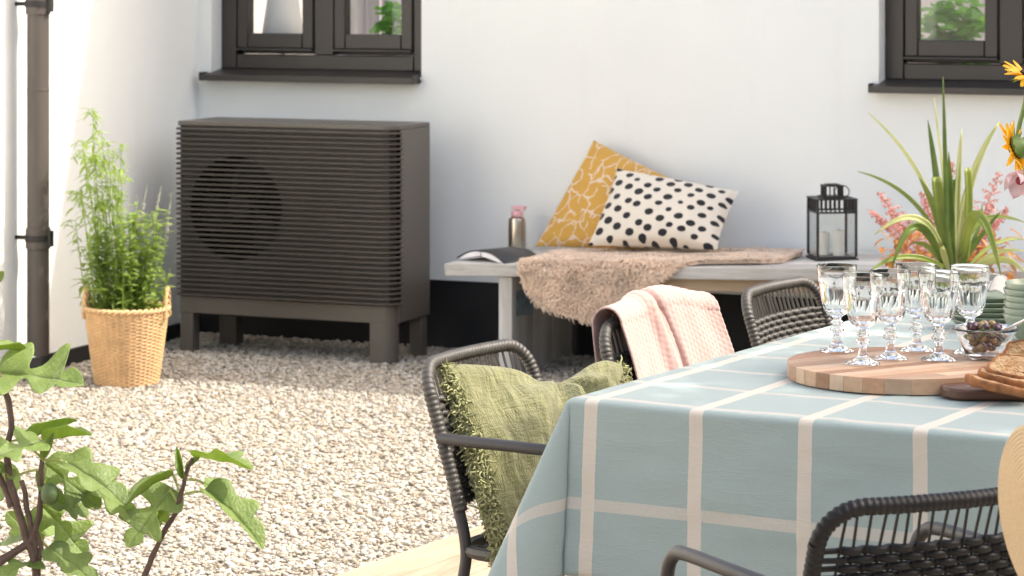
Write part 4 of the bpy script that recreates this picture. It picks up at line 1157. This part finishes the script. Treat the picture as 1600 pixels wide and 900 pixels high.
for i, q in enumerate(sorted(placed, key=lambda p: p.z)):
    pur = random.random() < (.25 if q.z < .045 else .6)
    if pur:
        o = o2 = link_copy(o2) if o2 else obj('olive', MB().sphere((0,0,0), (.0095,.0085,.0085), 12, 8), M_ol2)
        tag(o, 'glossy dark purple olive in the glass bowl', 'olive', 'purple olives in the bowl')
    else:
        o = o1 = link_copy(o1) if o1 else obj('olive', MB().sphere((0,0,0), (.010,.0088,.0088), 12, 8), M_ol1)
        tag(o, 'brownish green olive in the glass bowl', 'olive', 'green olives in the bowl')
    o.location = ob+q; o.rotation_euler = (random.uniform(0,3), random.uniform(0,3), random.uniform(0,3))
m = MB(); base = ob+Vector((.0,-.02,.06))
for k in range(26):
    a = random.uniform(0, 2*PI); d = Vector((math.cos(a), math.sin(a), random.uniform(-.6,.5))); st = base+Vector((random.gauss(0,.012), random.gauss(0,.008), random.gauss(0,.004)))
    m.tube([st, st+d*.012, st+d*.022-Vector((0,0,.006))], .0006, 4, cap=False)
dl = obj('dill_sprig', m, leafmat('dill', (.10,.25,.02), (.2,.4,.05), .2)); tag(dl, 'feathery green dill sprig on top of the olives', 'herb')
M_silver = mat('polished_steel', (.65,.64,.62), .12, .05, 10, metal=1)
m = MB(); pa = ob+Vector((0,0,.052))+EX*.02; pe = ob+EX*.11+Vector((0,0,.095))
m.tube(smooth_path([pa, ob+EX*.055+Vector((0,0,.068)), ob+EX*.075+Vector((0,0,.078)), pe, pe+EX*.05+Vector((0,0,.01))], 5), [.004]*5+[.0028]*16, 8, flat=.55)
sp_ = obj('spoon', m, M_silver); tag(sp_, 'steel spoon handle sticking out of the olive bowl', 'spoon')

# sage plates and bowls
M_sage = mat('sage_glaze', (.27,.32,.22), .3, .1, 9, coat=.3)
pl = P(1548, 512, zb0); pl.z = zb0; pm = None
ordn = ['bottom', 'second from bottom', 'third from bottom', 'third from top', 'second from top', 'topmost']
PR = .088
for i in range(6):
    if pm is None: o = pm = obj('plate', MB().lathe([(.0003,.003),(.05,.0),(.055,.0),(.075,.006),(PR-.003,.016),(PR,.018),(PR-.001,.0195),(PR-.006,.0185),(.074,.011),(.052,.006),(.0003,.006)], 56), M_sage, smooth=60)
    else: o = link_copy(pm)
    o.location = pl+Vector((random.uniform(-.003,.003), random.uniform(-.003,.003), i*.0115)); tag(o, 'sage green plate, %s of the stack behind the glasses' % ordn[i], 'plate', 'stack of sage plates')
bo = P(1618, 533, zb0); bo.z = zb0; bm = None
for i in range(6):
    if bm is None: o = bm = obj('bowl', MB().lathe([(.0003,.003),(.03,.0),(.034,.0),(.036,.004),(.05,.018),(.062,.04),(.0675,.058),(.0665,.0595),(.065,.058),(.059,.04),(.047,.02),(.03,.007),(.0003,.006)], 56), M_sage, smooth=60)
    else: o = link_copy(bm)
    o.location = bo+Vector((random.uniform(-.002,.002), random.uniform(-.002,.002), i*.0135)); tag(o, 'sage green bowl, %s of the stack beside the plates' % ordn[i], 'bowl', 'stack of sage bowls')
def napkin_mat():
    m = NT('napkin_linen'); uv = m.coord('UV'); sep = m.n('ShaderNodeSeparateXYZ'); m.l(uv, sep.inputs[0])
    st = m.math('LESS_THAN', m.math('ABSOLUTE', m.math('SUBTRACT', sep.outputs[0], .3)), .015); s2 = m.math('LESS_THAN', m.math('ABSOLUTE', m.math('SUBTRACT', sep.outputs[0], .42)), .012)
    fi = m.noise(uv, 120, 2).outputs['Fac']; cc = m.mix(fi, (.55,.50,.43), (.72,.67,.60))
    m.set(Base_Color=m.mix(m.math('MAXIMUM', st, s2), cc, (.22,.22,.23)), Roughness=.95); m.bump(fi, .3, .002); return m.m
nz = pl.z+.0755
def nap(a, b):
    p = pl+EX*(-.035+a*.115)+EY*(-.05+b*.10); h_ = .018*abs(math.sin(a*7+b*2))*(.4+b*.6)+.03*math.exp(-((a-.45)/.2)**2-((b-.4)/.4)**2)
    return Vector((p.x, p.y, nz+h_+.004*noise.noise(Vector((a*6,b*6,3)))))
nm = napkin_mat(); m = MB(); m.grid(nap, 30, 30); o = obj('napkin', m, nm, solid=.003, smooth=180); tag(o, 'crumpled beige linen napkin with dark stripe on the plates', 'napkin')

# dark cutting board and bread
cbp = P(1474, 626, zb0); cbp.z = zb0
cb = thing('cutting_board', 'dark walnut cutting board under the sliced bread', 'board', cbp, math.radians(20))
M_wal = wood('walnut', (.085,.035,.02), (.19,.085,.045), 'x', 1, .4, 16, 1.8, .05)
cl_, cwd, ct = .42, .098, .021
def rr(n=8):
    r_ = .045; pts = []
    for (cx2, cy2, a0) in ((r_, r_, PI), (cl_-r_, r_, 1.5*PI), (cl_-r_, cwd-r_, 0), (r_, cwd-r_, .5*PI)):
        pts += [(cx2+r_*math.cos(a0+PI/2*i/n), cy2+r_*math.sin(a0+PI/2*i/n)) for i in range(n+1)]
    return pts
obj('body', MB().prism(rr(), 0, ct), M_wal, cb, local=True, bevel=.005)
m = MB().box((.045, .036, ct+.0002), (.2, .041, ct+.0008)); obj('inlay', m, mat('maple_inlay', (.6,.42,.26), .4, .1, 20), cb, local=True)
def bread_mats():
    m = NT('bread_crumb'); co = m.coord(); vo = m.n('ShaderNodeTexVoronoi'); m.l(co, vo.inputs['Vector']); vo.inputs['Scale'].default_value = 190
    n1 = m.noise(co, 60, 4).outputs['Fac']; m.set(Base_Color=m.ramp(n1, [(.3, (.40,.19,.065)), (.7, (.70,.48,.26))]), Roughness=.9); m.bump(m.math('ADD', n1, vo.outputs['Distance']), .9, .005)
    c = mat('bread_crust', (.30,.115,.035), .7, .45, 45, .6, 120, .003); return m.m, c
M_crumb, M_crust = bread_mats()
def slice_mesh(m, Lx, Ly, th, seed):
    random.seed(seed); n = 44; out = []
    for i in range(n):
        a = 2*PI*i/n; x = Lx*.5*math.copysign(abs(math.cos(a))**.8, math.cos(a)); y = Ly*.5*math.copysign(abs(math.sin(a))**.85, math.sin(a))
        k = 1+.13*noise.noise(Vector((math.cos(a)*2.5, math.sin(a)*2.5, seed))); out.append((x*k, y*k))
    return out
SL = [(1562,603,.0,.118,.050,4,2,'bread slice lying lowest at the end of the cutting board'), (1576,592,.012,.11,.050,10,-4,'bread slice second from the bottom of the fanned pile'), (1586,583,.024,.11,.052,17,4,'bread slice third in the fanned pile on the cutting board'),
      (1594,574,.036,.10,.052,28,-8,'fourth bread slice with torn crust tip, below the upright one'), (1612,562,.06,.105,.075,72,0,'upright bread slice at the back of the pile, crumb facing out')]
zbr = FPX*(CAM_H-(zb0+.03))/(606-YH)
for i, (u, v, dz, Lx, Ly, tilt, yawd, lab) in enumerate(SL):
    p = D(u, v, zbr+dz)
    t = thing('bread_slice', lab, 'bread', p, 0, 'sliced bread on the board')
    t.rotation_euler = (Matrix.Rotation(PSI+math.radians(yawd-6), 3, 'Z') @ Matrix.Rotation(math.radians(12-2*i), 3, 'Y') @ Matrix.Rotation(math.radians(tilt), 3, 'X')).to_euler()
    outl = slice_mesh(None, Lx, Ly, .012, i+1)
    n_ = len(outl); m = MB(); rings = ((.0,.0075),(.3,.0075),(.55,.0075),(.8,.0075),(.97,.0065))
    for sg in (1, -1):
        vs = []; 
        for k, z in rings:
            for (x, y) in outl: vs.append((x*k, y*k, sg*(z+.0028*noise.noise(Vector((x*90*k,y*90*k,sg+i))))))
        m.add(vs, [(a*n_+b, a*n_+(b+1)%n_, (a+1)*n_+(b+1)%n_, (a+1)*n_+b) for a in range(4) for b in range(n_)])
    obj('crumb', m, M_crumb, t, local=True, smooth=180)
    m = MB(); vs = []
    for k, z in ((.94,.0066),(.99,.0085),(1.03,.005),(1.04,0),(1.03,-.005),(.99,-.0085),(.94,-.0066)):
        for (x, y) in outl: vs.append((x*k, y*k, z+.0022*noise.noise(Vector((x*110,y*110,z*200+i)))))
    m.add(vs, [(a*n_+b, a*n_+(b+1)%n_, (a+1)*n_+(b+1)%n_, (a+1)*n_+b) for a in range(6) for b in range(n_)])
    obj('crust', m, M_crust, t, local=True, smooth=180)
random.seed(21)

# bouquet in a vase, mostly out of the picture
vz = P(1665, 560, zb0); vz.z = zb0
vase = obj('vase', MB().lathe([(.0003,.004),(.05,.0),(.055,.003),(.06,.06),(.05,.16),(.045,.22),(.05,.235),(.047,.236),(.042,.22),(.047,.16),(.056,.06),(.05,.008),(.0003,.008)], 48), M_glassw, smooth=60)
vase.location = vz; tag(vase, 'clear glass vase holding the flowers beside the bread', 'vase')
M_stem = leafmat('flower_stem', (.10,.17,.03), (.2,.3,.07), .1); M_pet = leafmat('sunflower_petal', (.85,.42,.01), (.95,.58,.03), .3, .5, (1,.6,.02), 40); M_disc = mat('sunflower_disc', (.06,.03,.01), .9, .4, 120, .8, 200)
zv = (Vector((vz.x, vz.y, 0))).dot(CW(0,1,0))
pet_me = None; sep_me = None
def sunflower(u, v, dz, face, R, lab):
    global pet_me, sep_me
    hd = D(u, v, zv+dz); f = Vector(face).normalized()
    t = thing('sunflower', lab, 'flower', hd, 0, 'sunflowers in the vase')
    base = vz+Vector((random.uniform(-.02,.02), random.uniform(-.02,.02), .02))
    m = MB().tube(smooth_path([base, vz+Vector((0,0,.24)), hd-f*.09-Vector((0,0,.09)), hd-f*.045-Vector((0,0,.01)), hd-f*.004], 8), .0048, 8); obj('stem', m, M_stem, t)
    Q = f.to_track_quat('Z', 'Y').to_matrix().to_4x4(); MM = Matrix.Translation(hd) @ Q
    m = MB().lathe([(0,.008),(R*.2,.009),(R*.38,.005),(R*.42,-.003),(R*.36,-.012),(0,-.016)], 32); m.v = [tuple(MM @ Vector(p)) for p in m.v]; obj('disc', m, M_disc, t)
    m = MB().lathe([(R*.40,-.004),(R*.42,-.010),(R*.25,-.022),(R*.1,-.028)], 24); m.v = [tuple(MM @ Vector(p)) for p in m.v]; obj('calyx', m, M_stem, t)
    for ring in (0, 1):
        for k in range(17):
            a = 2*PI*(k+ring*.5)/17+random.uniform(-.06,.06); tl = random.uniform(-.35, .35)-.1+ring*.15
            if pet_me is None:
                pm_ = MB(); pm_.grid(lambda x, y: Vector(((y), (x-.5)*.34*math.sin(PI*min(.98, y*.86+.12))**.8, .12*y*y*0-.25*(x-.5)**2+.05*math.sin(y*3))), 4, 7); o = obj('petal', pm_, M_pet, t, local=True, smooth=180); pet_me = o
            else: o = link_copy(pet_me, t)
            L = R*random.uniform(.55, .72)
            o.matrix_basis = Q @ Matrix.Rotation(a, 4, 'Z') @ Matrix.Translation((R*.36, 0, -.002*ring)) @ Matrix.Rotation(-tl, 4, 'Y') @ Matrix.Diagonal((L, L, L, 1))
    for k in range(16):
        a = 2*PI*k/16+random.uniform(-.1,.1); L = R*random.uniform(.3, .45)
        if sep_me is None:
            pm_ = MB(); pm_.add([(0,-.22,0),(0,.22,0),(.5,.2,.03),(1,0,-.12),(.5,-.2,.03)], [(0,4,2,1),(4,3,2)]); o = obj('sepal', pm_, M_stem, t, local=True); sep_me = o
        else: o = link_copy(sep_me, t)
        o.matrix_basis = Q @ Matrix.Rotation(a, 4, 'Z') @ Matrix.Translation((R*.34, 0, -.010)) @ Matrix.Rotation(random.uniform(.1,.7), 4, 'Y') @ Matrix.Diagonal((L, L, L, 1))
cr_ = CW(1,0,0); cf_ = CW(0,1,0)
sunflower(1612, 118, .0, cr_*.25+Vector((0,0,1))*.95-cf_*.2, .062, 'bright yellow sunflower head highest at the picture edge')
sunflower(1585, 232, -.03, -cr_*.75+cf_*.45-Vector((0,0,1))*.35, .058, 'drooping yellow sunflower seen from behind above the pink flower')
hp = D(1597, 276, zv-.06)
lily = thing('pink_flower', 'pale pink flower with dark red centre hanging by the sunflowers', 'flower', hp)
M_lily = leafmat('pink_petal', (.62,.42,.42), (.80,.66,.64), .3, .5, (.9,.6,.6), 50)
m = MB().tube(smooth_path([vz+Vector((0,0,.03)), vz+Vector((0,0,.25)), hp+Vector((0,0,.05))+cr_*.03, hp+cr_*.012], 8), .003, 6); obj('stem', m, M_stem, lily)
for k in range(6):
    a = k*PI/3; m = MB(); dirx = (-cr_*.3-cf_*.55-Vector((0,0,1))*.5).normalized(); Q = dirx.to_track_quat('Z','Y').to_matrix().to_4x4()
    m.grid(lambda x, y: hp+Q @ (Matrix.Rotation(a, 4, 'Z') @ Vector((.004+.024*math.sin(y*2.1), (x-.5)*.034*math.sin(PI*(y*.85+.13)), .046*y-.008*(x-.5)**2*4))), 6, 8); obj('petal', m, M_lily, lily, smooth=180)
m = MB().sphere(hp+(-cr_*.3-cf_*.6-Vector((0,0,1))*.3)*.024, .009, 10, 6); obj('centre', m, mat('dark_red', (.25,.01,.03), .5), lily)

# straw hat hanging on the near chair
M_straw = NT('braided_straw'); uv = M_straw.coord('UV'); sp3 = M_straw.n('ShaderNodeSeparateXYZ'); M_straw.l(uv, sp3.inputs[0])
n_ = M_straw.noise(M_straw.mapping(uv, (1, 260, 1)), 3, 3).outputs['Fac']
rg = M_straw.math('ABSOLUTE', M_straw.math('SINE', M_straw.math('MULTIPLY', sp3.outputs[0], PI*17/4)))  # shade painted into the grooves between straw rows so the ridges read
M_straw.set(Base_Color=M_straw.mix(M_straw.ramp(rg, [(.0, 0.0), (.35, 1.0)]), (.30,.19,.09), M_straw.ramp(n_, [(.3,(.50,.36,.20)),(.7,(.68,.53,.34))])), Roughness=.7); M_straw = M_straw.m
hc = D(1658, 860, 3.74); hat = thing('straw_hat', 'natural straw hat with ridged round brim hung on the near chair', 'hat', hc)
hN = ((-cr_*.94-Vector((0,0,1))*.33)*.955-cf_*.30).normalized(); Q = hN.to_track_quat('Z', 'Y').to_matrix().to_4x4()
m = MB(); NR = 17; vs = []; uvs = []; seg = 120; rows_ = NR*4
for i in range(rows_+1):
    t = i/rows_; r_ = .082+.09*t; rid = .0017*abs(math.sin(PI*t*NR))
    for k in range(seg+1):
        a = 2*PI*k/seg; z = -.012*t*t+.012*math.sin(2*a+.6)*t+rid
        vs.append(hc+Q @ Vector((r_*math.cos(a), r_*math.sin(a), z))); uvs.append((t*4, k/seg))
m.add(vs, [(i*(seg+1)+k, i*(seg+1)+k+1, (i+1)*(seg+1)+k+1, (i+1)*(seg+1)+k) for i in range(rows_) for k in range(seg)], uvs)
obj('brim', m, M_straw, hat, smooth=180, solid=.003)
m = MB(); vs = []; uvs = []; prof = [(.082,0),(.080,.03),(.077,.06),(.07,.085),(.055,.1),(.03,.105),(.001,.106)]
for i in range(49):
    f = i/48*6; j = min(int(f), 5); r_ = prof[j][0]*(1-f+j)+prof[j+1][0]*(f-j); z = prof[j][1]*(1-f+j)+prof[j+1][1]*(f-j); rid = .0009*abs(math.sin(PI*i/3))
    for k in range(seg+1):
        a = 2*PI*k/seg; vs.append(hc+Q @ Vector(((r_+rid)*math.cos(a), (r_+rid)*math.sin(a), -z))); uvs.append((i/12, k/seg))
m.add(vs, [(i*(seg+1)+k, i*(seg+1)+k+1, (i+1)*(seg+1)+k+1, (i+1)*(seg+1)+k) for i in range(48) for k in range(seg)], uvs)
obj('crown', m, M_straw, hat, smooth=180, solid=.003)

# ================================================================== fig tree in the left foreground
M_bark = mat('fig_bark', (.10,.065,.05), .8, .3, 40, .6, 120, .003)
def fig_leaf_mat():
    m = NT('fig_leaf_surface'); uv = m.coord('UV'); sep = m.n('ShaderNodeSeparateXYZ'); m.l(uv, sep.inputs[0])
    ax = m.math('ABSOLUTE', sep.outputs[0]); rib = m.math('LESS_THAN', ax, .012)
    ph = m.math('FRACT', m.math('MULTIPLY', m.math('SUBTRACT', sep.outputs[1], m.math('MULTIPLY', ax, .8)), 6.0))
    vein = m.math('LESS_THAN', m.math('ABSOLUTE', m.math('SUBTRACT', ph, .5)), .045)
    f = m.math('MAXIMUM', rib, m.math('MULTIPLY', vein, .6)); n1 = m.noise(uv, 6, 3).outputs['Fac']
    cc = m.mix(n1, (.15,.21,.055), (.27,.335,.115)); cc = m.mix(m.math('MULTIPLY', f, .6), cc, (.42,.50,.26))
    gl = m.n('ShaderNodeObjectInfo'); hs = m.n('ShaderNodeHueSaturation'); m.l(cc, hs.inputs['Color']); m.l(m.math('MULTIPLY_ADD', gl.outputs['Random'], .5, .8), hs.inputs['Value'])
    m.set(Base_Color=hs.outputs[0], Roughness=.42); m.bump(m.math('ADD', m.math('MULTIPLY', f, -.5), m.noise(uv, 22, 3).outputs['Fac']), .5, .006)
    t = m.n('ShaderNodeBsdfTranslucent'); t.inputs[0].default_value = (.45,.60,.03,1); x = m.n('ShaderNodeMixShader'); x.inputs[0].default_value = .45
    m.l(m.b.outputs[0], x.inputs[1]); m.l(t.outputs[0], x.inputs[2]); m.l(x.outputs[0], m.out.inputs[0]); return m.m
M_fig = fig_leaf_mat()
def fig_leaf_mesh(kind, droop, cup, seed):
    half = {0: [(0,0),(.16,-.04),(.31,.02),(.42,.14),(.46,.23),(.34,.29),(.13,.32),(.08,.36),(.17,.45),(.34,.57),(.44,.69),(.37,.72),(.20,.67),(.08,.63),(.09,.70),(.17,.80),(.14,.90),(.06,.97),(0,1)],
            1: [(0,0),(.14,-.03),(.26,.05),(.31,.15),(.25,.24),(.18,.30),(.24,.40),(.33,.52),(.34,.62),(.26,.66),(.17,.66),(.19,.75),(.17,.86),(.08,.96),(0,1)],
            2: [(0,0),(.10,.0),(.20,.08),(.27,.22),(.29,.40),(.26,.56),(.22,.70),(.15,.84),(.06,.96),(0,1)]}[kind]
    hv = [Vector((x, y, 0)) for x, y in half]; pts = smooth_path(hv, 4); m = MB(); NC = 6
    for sg in (1, -1):
        vs = []; uvs = []
        for k, p in enumerate(pts):
            X = max(0, p.x*(1+.06*noise.noise(Vector((p.y*9, sg*3, seed))))+(.006*(k % 2)))
            for j in range(NC+1):
                x = X*j/NC; y = p.y
                z = cup*x*1.2+.05*math.sin(y*7+seed+x*6)*x*2-droop*(y*y)+.03*noise.noise(Vector((x*4, y*4, seed)))
                vs.append(Vector((sg*x, y, z))); uvs.append((sg*x, y))
        f = [(k*(NC+1)+j, k*(NC+1)+j+1, (k+1)*(NC+1)+j+1, (k+1)*(NC+1)+j) for k in range(len(pts)-1) for j in range(NC)]
        if sg < 0: f = [q[::-1] for q in f]
        m.add(vs, f, uvs)
    return m
FD = 4.75
fg0 = D(40, 1000, FD); fg0.z = 0
fig = thing('fig_tree', 'young fig tree with lobed green leaves in front of the gravel', 'tree', fg0)
def fpx(pts, d=FD): return [D(p[0], p[1], d+(p[2] if len(p) > 2 else 0)) for p in pts]
groundp = D(60, 1180, FD)
BRN = [([(58,1300),(60,1050),(58,905),(40,836),(13,740),(12,700),(18,650),(3,600),(-14,560)], .0085, .0045), ([(58,1000),(40,900),(0,878),(48,841),(64,782),(66,718)][2:], .0075, .004), ([(58,905),(48,820),(32,750)], .006, .004), ([(120,1300),(200,960),(226,900),(252,838),(277,793),(288,748),(300,715)], .0065, .0032), ([(58,905),(62,860),(58,830)], .005, .004), ([(18,790),(2,745),(-12,730)], .006, .004), ([(-60,1200),(-40,950),(0,878)], .009, .0075)]
for pts, r0, r1 in BRN:
    q = smooth_path(fpx(pts), 7); n_ = len(q)
    q = [p+Vector((noise.noise(p*30), noise.noise(p*31), noise.noise(p*29)))*.004 for p in q]
    obj('branch', MB().tube(q, [(r0+(r1-r0)*k/n_)*(1+.15*noise.noise(p*60)) for k, p in enumerate(q)], 8), M_bark, fig)
# each leaf: base px, tip px, depth offsets, kind, width, lean of the face (toward camera, up), droop, cup
LV = [((0,585),(128,590),.02,-.03,0,1.15,(.55,.9),.10,.25), ((-14,548),(42,540),.0,.06,2,.9,(.1,1),.1,.5), ((-30,470),(6,424),0,0,1,1.,(.5,.5),.0,.2),
      ((36,692),(118,650),.02,.05,2,.8,(-.35,1),.10,.5), ((70,690),(142,668),.03,-.02,2,.85,(-.2,1),.14,.5), ((62,690),(-22,712),.0,-.08,0,1.1,(.45,1),.12,.2), ((66,716),(84,676),.0,.0,2,.7,(.8,.3),.0,.5),
      ((101,722),(200,768),.0,-.06,1,1.15,(.35,1),.22,.3), ((72,728),(158,790),.03,.0,0,1.0,(.6,.7),.1,.2), ((150,752),(216,812),.02,-.02,1,.9,(.7,.5),.15,.2), ((80,782),(142,800),.0,.03,1,1.3,(.6,.7),.05,.2),
      ((64,790),(138,868),.04,.02,0,1.05,(.7,.6),.12,.15), ((76,858),(155,902),.0,-.04,1,1.1,(.4,.9),.2,.2), ((30,845),(-24,856),.0,.04,1,1.3,(.3,1),.1,.2), ((36,880),(-12,905),.0,-.05,1,1.4,(.3,1),.1,.2), ((44,878),(70,888),0,-.03,2,1.1,(.4,.9),.05,.2),
      ((30,742),(-24,772),.05,.08,1,1.2,(.8,.4),.1,.2), ((22,745),(-6,722),.0,.0,1,1.2,(.5,.8),.0,.2), ((60,850),(10,800),.1,.1,1,1.1,(.9,.2),.1,.2), ((50,826),(100,812),.05,.12,2,1.2,(.8,.4),.1,.2),
      ((304,713),(396,727),.03,-.03,1,1.0,(-.18,1),.06,.35), ((286,748),(276,698),.0,.02,2,.5,(.9,.2),.0,.6), ((292,736),(318,708),.02,.05,2,.7,(.2,1),.0,.4), ((270,742),(190,776),.0,-.05,2,.95,(-.25,1),.18,.5), ((265,765),(196,850),.02,-.04,0,1.05,(.75,.6),.12,.12), ((268,770),(236,832),.05,.06,1,.8,(.8,.1),.1,.3),
      ((322,768),(419,824),.0,-.07,1,.95,(.25,1),.32,.4), ((318,755),(384,782),.05,.06,2,1.3,(.45,.9),.25,.2)]
variants = {}
for i, (b, t_, d0, d1, kd, wdt, (fc_, fu), dr, cu_) in enumerate(LV):
    B, T_ = D(b[0], b[1], FD+d0), D(t_[0], t_[1], FD+d1); L = (T_-B).length
    y = (T_-B).normalized(); n_ = (-cf_*fc_+Vector((0,0,1))*fu+cr_*random.uniform(-.15,.15)); z = (n_-y*n_.dot(y)).normalized(); x = y.cross(z)
    o = obj('leaf', fig_leaf_mesh(kd, dr, cu_, i*1.7), M_fig, fig, local=True, smooth=180)
    Mw = Matrix(((x.x*L*wdt*.84, y.x*L, z.x*L, B.x), (x.y*L*wdt*.84, y.y*L, z.y*L, B.y), (x.z*L*wdt*.84, y.z*L, z.z*L, B.z), (0,0,0,1)))
    o.matrix_basis = wm(fig).inverted() @ Mw
    o.modifiers.new('solid', 'SOLIDIFY').thickness = .004
M_pet2 = leafmat('fig_petiole', (.30,.36,.10), (.42,.46,.16), .2)
PT = [((288,748),(304,713)), ((282,775),(322,768)), ((280,770),(270,742)), ((278,790),(265,765)), ((66,720),(101,722)), ((66,718),(36,692)), ((66,718),(70,690)), ((64,782),(72,728)), ((64,790),(80,782)), ((56,840),(76,858)), ((48,841),(30,845)), ((62,782),(64,790)), ((101,722),(150,752)), ((14,690),(62,690)), ((66,735),(30,742)), ((18,650),(0,585)), ((290,750),(318,755))]
for a, b in PT:
    p0, p1 = D(*a, FD), D(*b, FD+.01); mid = (p0+p1)/2+Vector((0,0,.006))
    obj('leaf_stalk', MB().tube(bez(p0, mid, p1, 5), .0022, 6), M_pet2, fig)
fp = D(78, 772, FD-.03); obj('fig_fruit', MB().sphere(fp, (.016,.016,.019), 16, 12), mat('unripe_fig', (.07,.11,.035), .5, .2, 60), fig)

# ================================================================== garden tree beside the table, above and right of the picture: it shades the table
tcen = T2(.66, .55); hz = 4.6
cc0 = tcen+Vector((SUN.x/SUN.z, SUN.y/SUN.z, 1))*(hz-ZTOP)
tb = Vector((cc0.x+.5, cc0.y+.1, 0))
tree = thing('garden_tree', 'leafy garden tree casting dappled shade on the dining table', 'tree', tb)
q = smooth_path([tb+Vector((0,0,-.1)), tb+Vector((.05,.02,1.4)), tb+Vector((-.1,0,2.8)), cc0-Vector((.15,0,.2)), cc0+Vector((-.1,.1,.4))], 6)
obj('trunk', MB().tube(q, [.11*(1-.75*k/len(q)) for k in range(len(q))], 10), M_bark, tree)
for k in range(9):
    a = k*2.4; st = q[len(q)*2//3+k % 5]; e = cc0+EX*(.6*math.cos(a))+EY*(1.7*math.sin(a))+Vector((0,0,.2*math.sin(k)))
    obj('limb', MB().tube(bez(st, (st+e)/2+Vector((0,0,.15)), e, 6), [.035*(1-.8*j/6) for j in range(7)], 7), M_bark, tree)
m = MB()
for k in range(4700):
    d = Vector((random.gauss(0,1), random.gauss(0,1), random.gauss(0,1))).normalized()*random.random()**.40
    p = cc0+EX*(d.x*.72)+EY*(d.y*1.95)+Vector((0,0,d.z*.5))
    if noise.noise(p*2.6) > .28: continue
    a = random.uniform(0, 2*PI); s = random.uniform(.07, .12); u_ = Vector((math.cos(a), math.sin(a), random.uniform(-.5,.3))).normalized(); n_ = u_.cross(Vector((0,0,1))).normalized()
    m.add([p, p+u_*s*.4+n_*s*.32, p+u_*s, p+u_*s*.4-n_*s*.32], [(0,1,2,3)])
obj('crown', m, leafmat('tree_leaf', (.05,.11,.02), (.10,.18,.04), .3), tree, kind='stuff', smooth=0)

# unseen wall of greenery, added to cut the sky light on the side wall
hg0 = Vector((3.1, 5.2, 0)); added_hedge = thing('added_hedge', 'unseen clipped greenery added to darken the drainpipe wall', 'added_hedge', hg0)
M_hedge = leafmat('hedge_leaf', (.03,.07,.012), (.07,.13,.025), .25)
obj('core', MB().box((2.85, -3.0, 0), (3.35, 9.6, 2.45)), mat('hedge_twigs', (.02,.035,.012), .95, .3, 6), added_hedge, smooth=0)
m = MB()
for k in range(9000):
    y = random.uniform(-3.05, 9.65); f = random.random()
    p = Vector((2.83+random.uniform(-.09,.03), y, random.uniform(0, 2.5))) if f < .75 else Vector((random.uniform(2.8, 3.4), y, 2.46+random.uniform(-.03,.1)))
    a = random.uniform(0, 2*PI); s = random.uniform(.06, .12); u_ = Vector((-.5+random.gauss(0,.5), math.cos(a), math.sin(a))).normalized(); n_ = u_.orthogonal().normalized()
    m.add([p, p+u_*s*.4+n_*s*.3, p+u_*s, p+u_*s*.4-n_*s*.3], [(0,1,2,3)])
obj('foliage', m, M_hedge, added_hedge, kind='stuff', smooth=0)
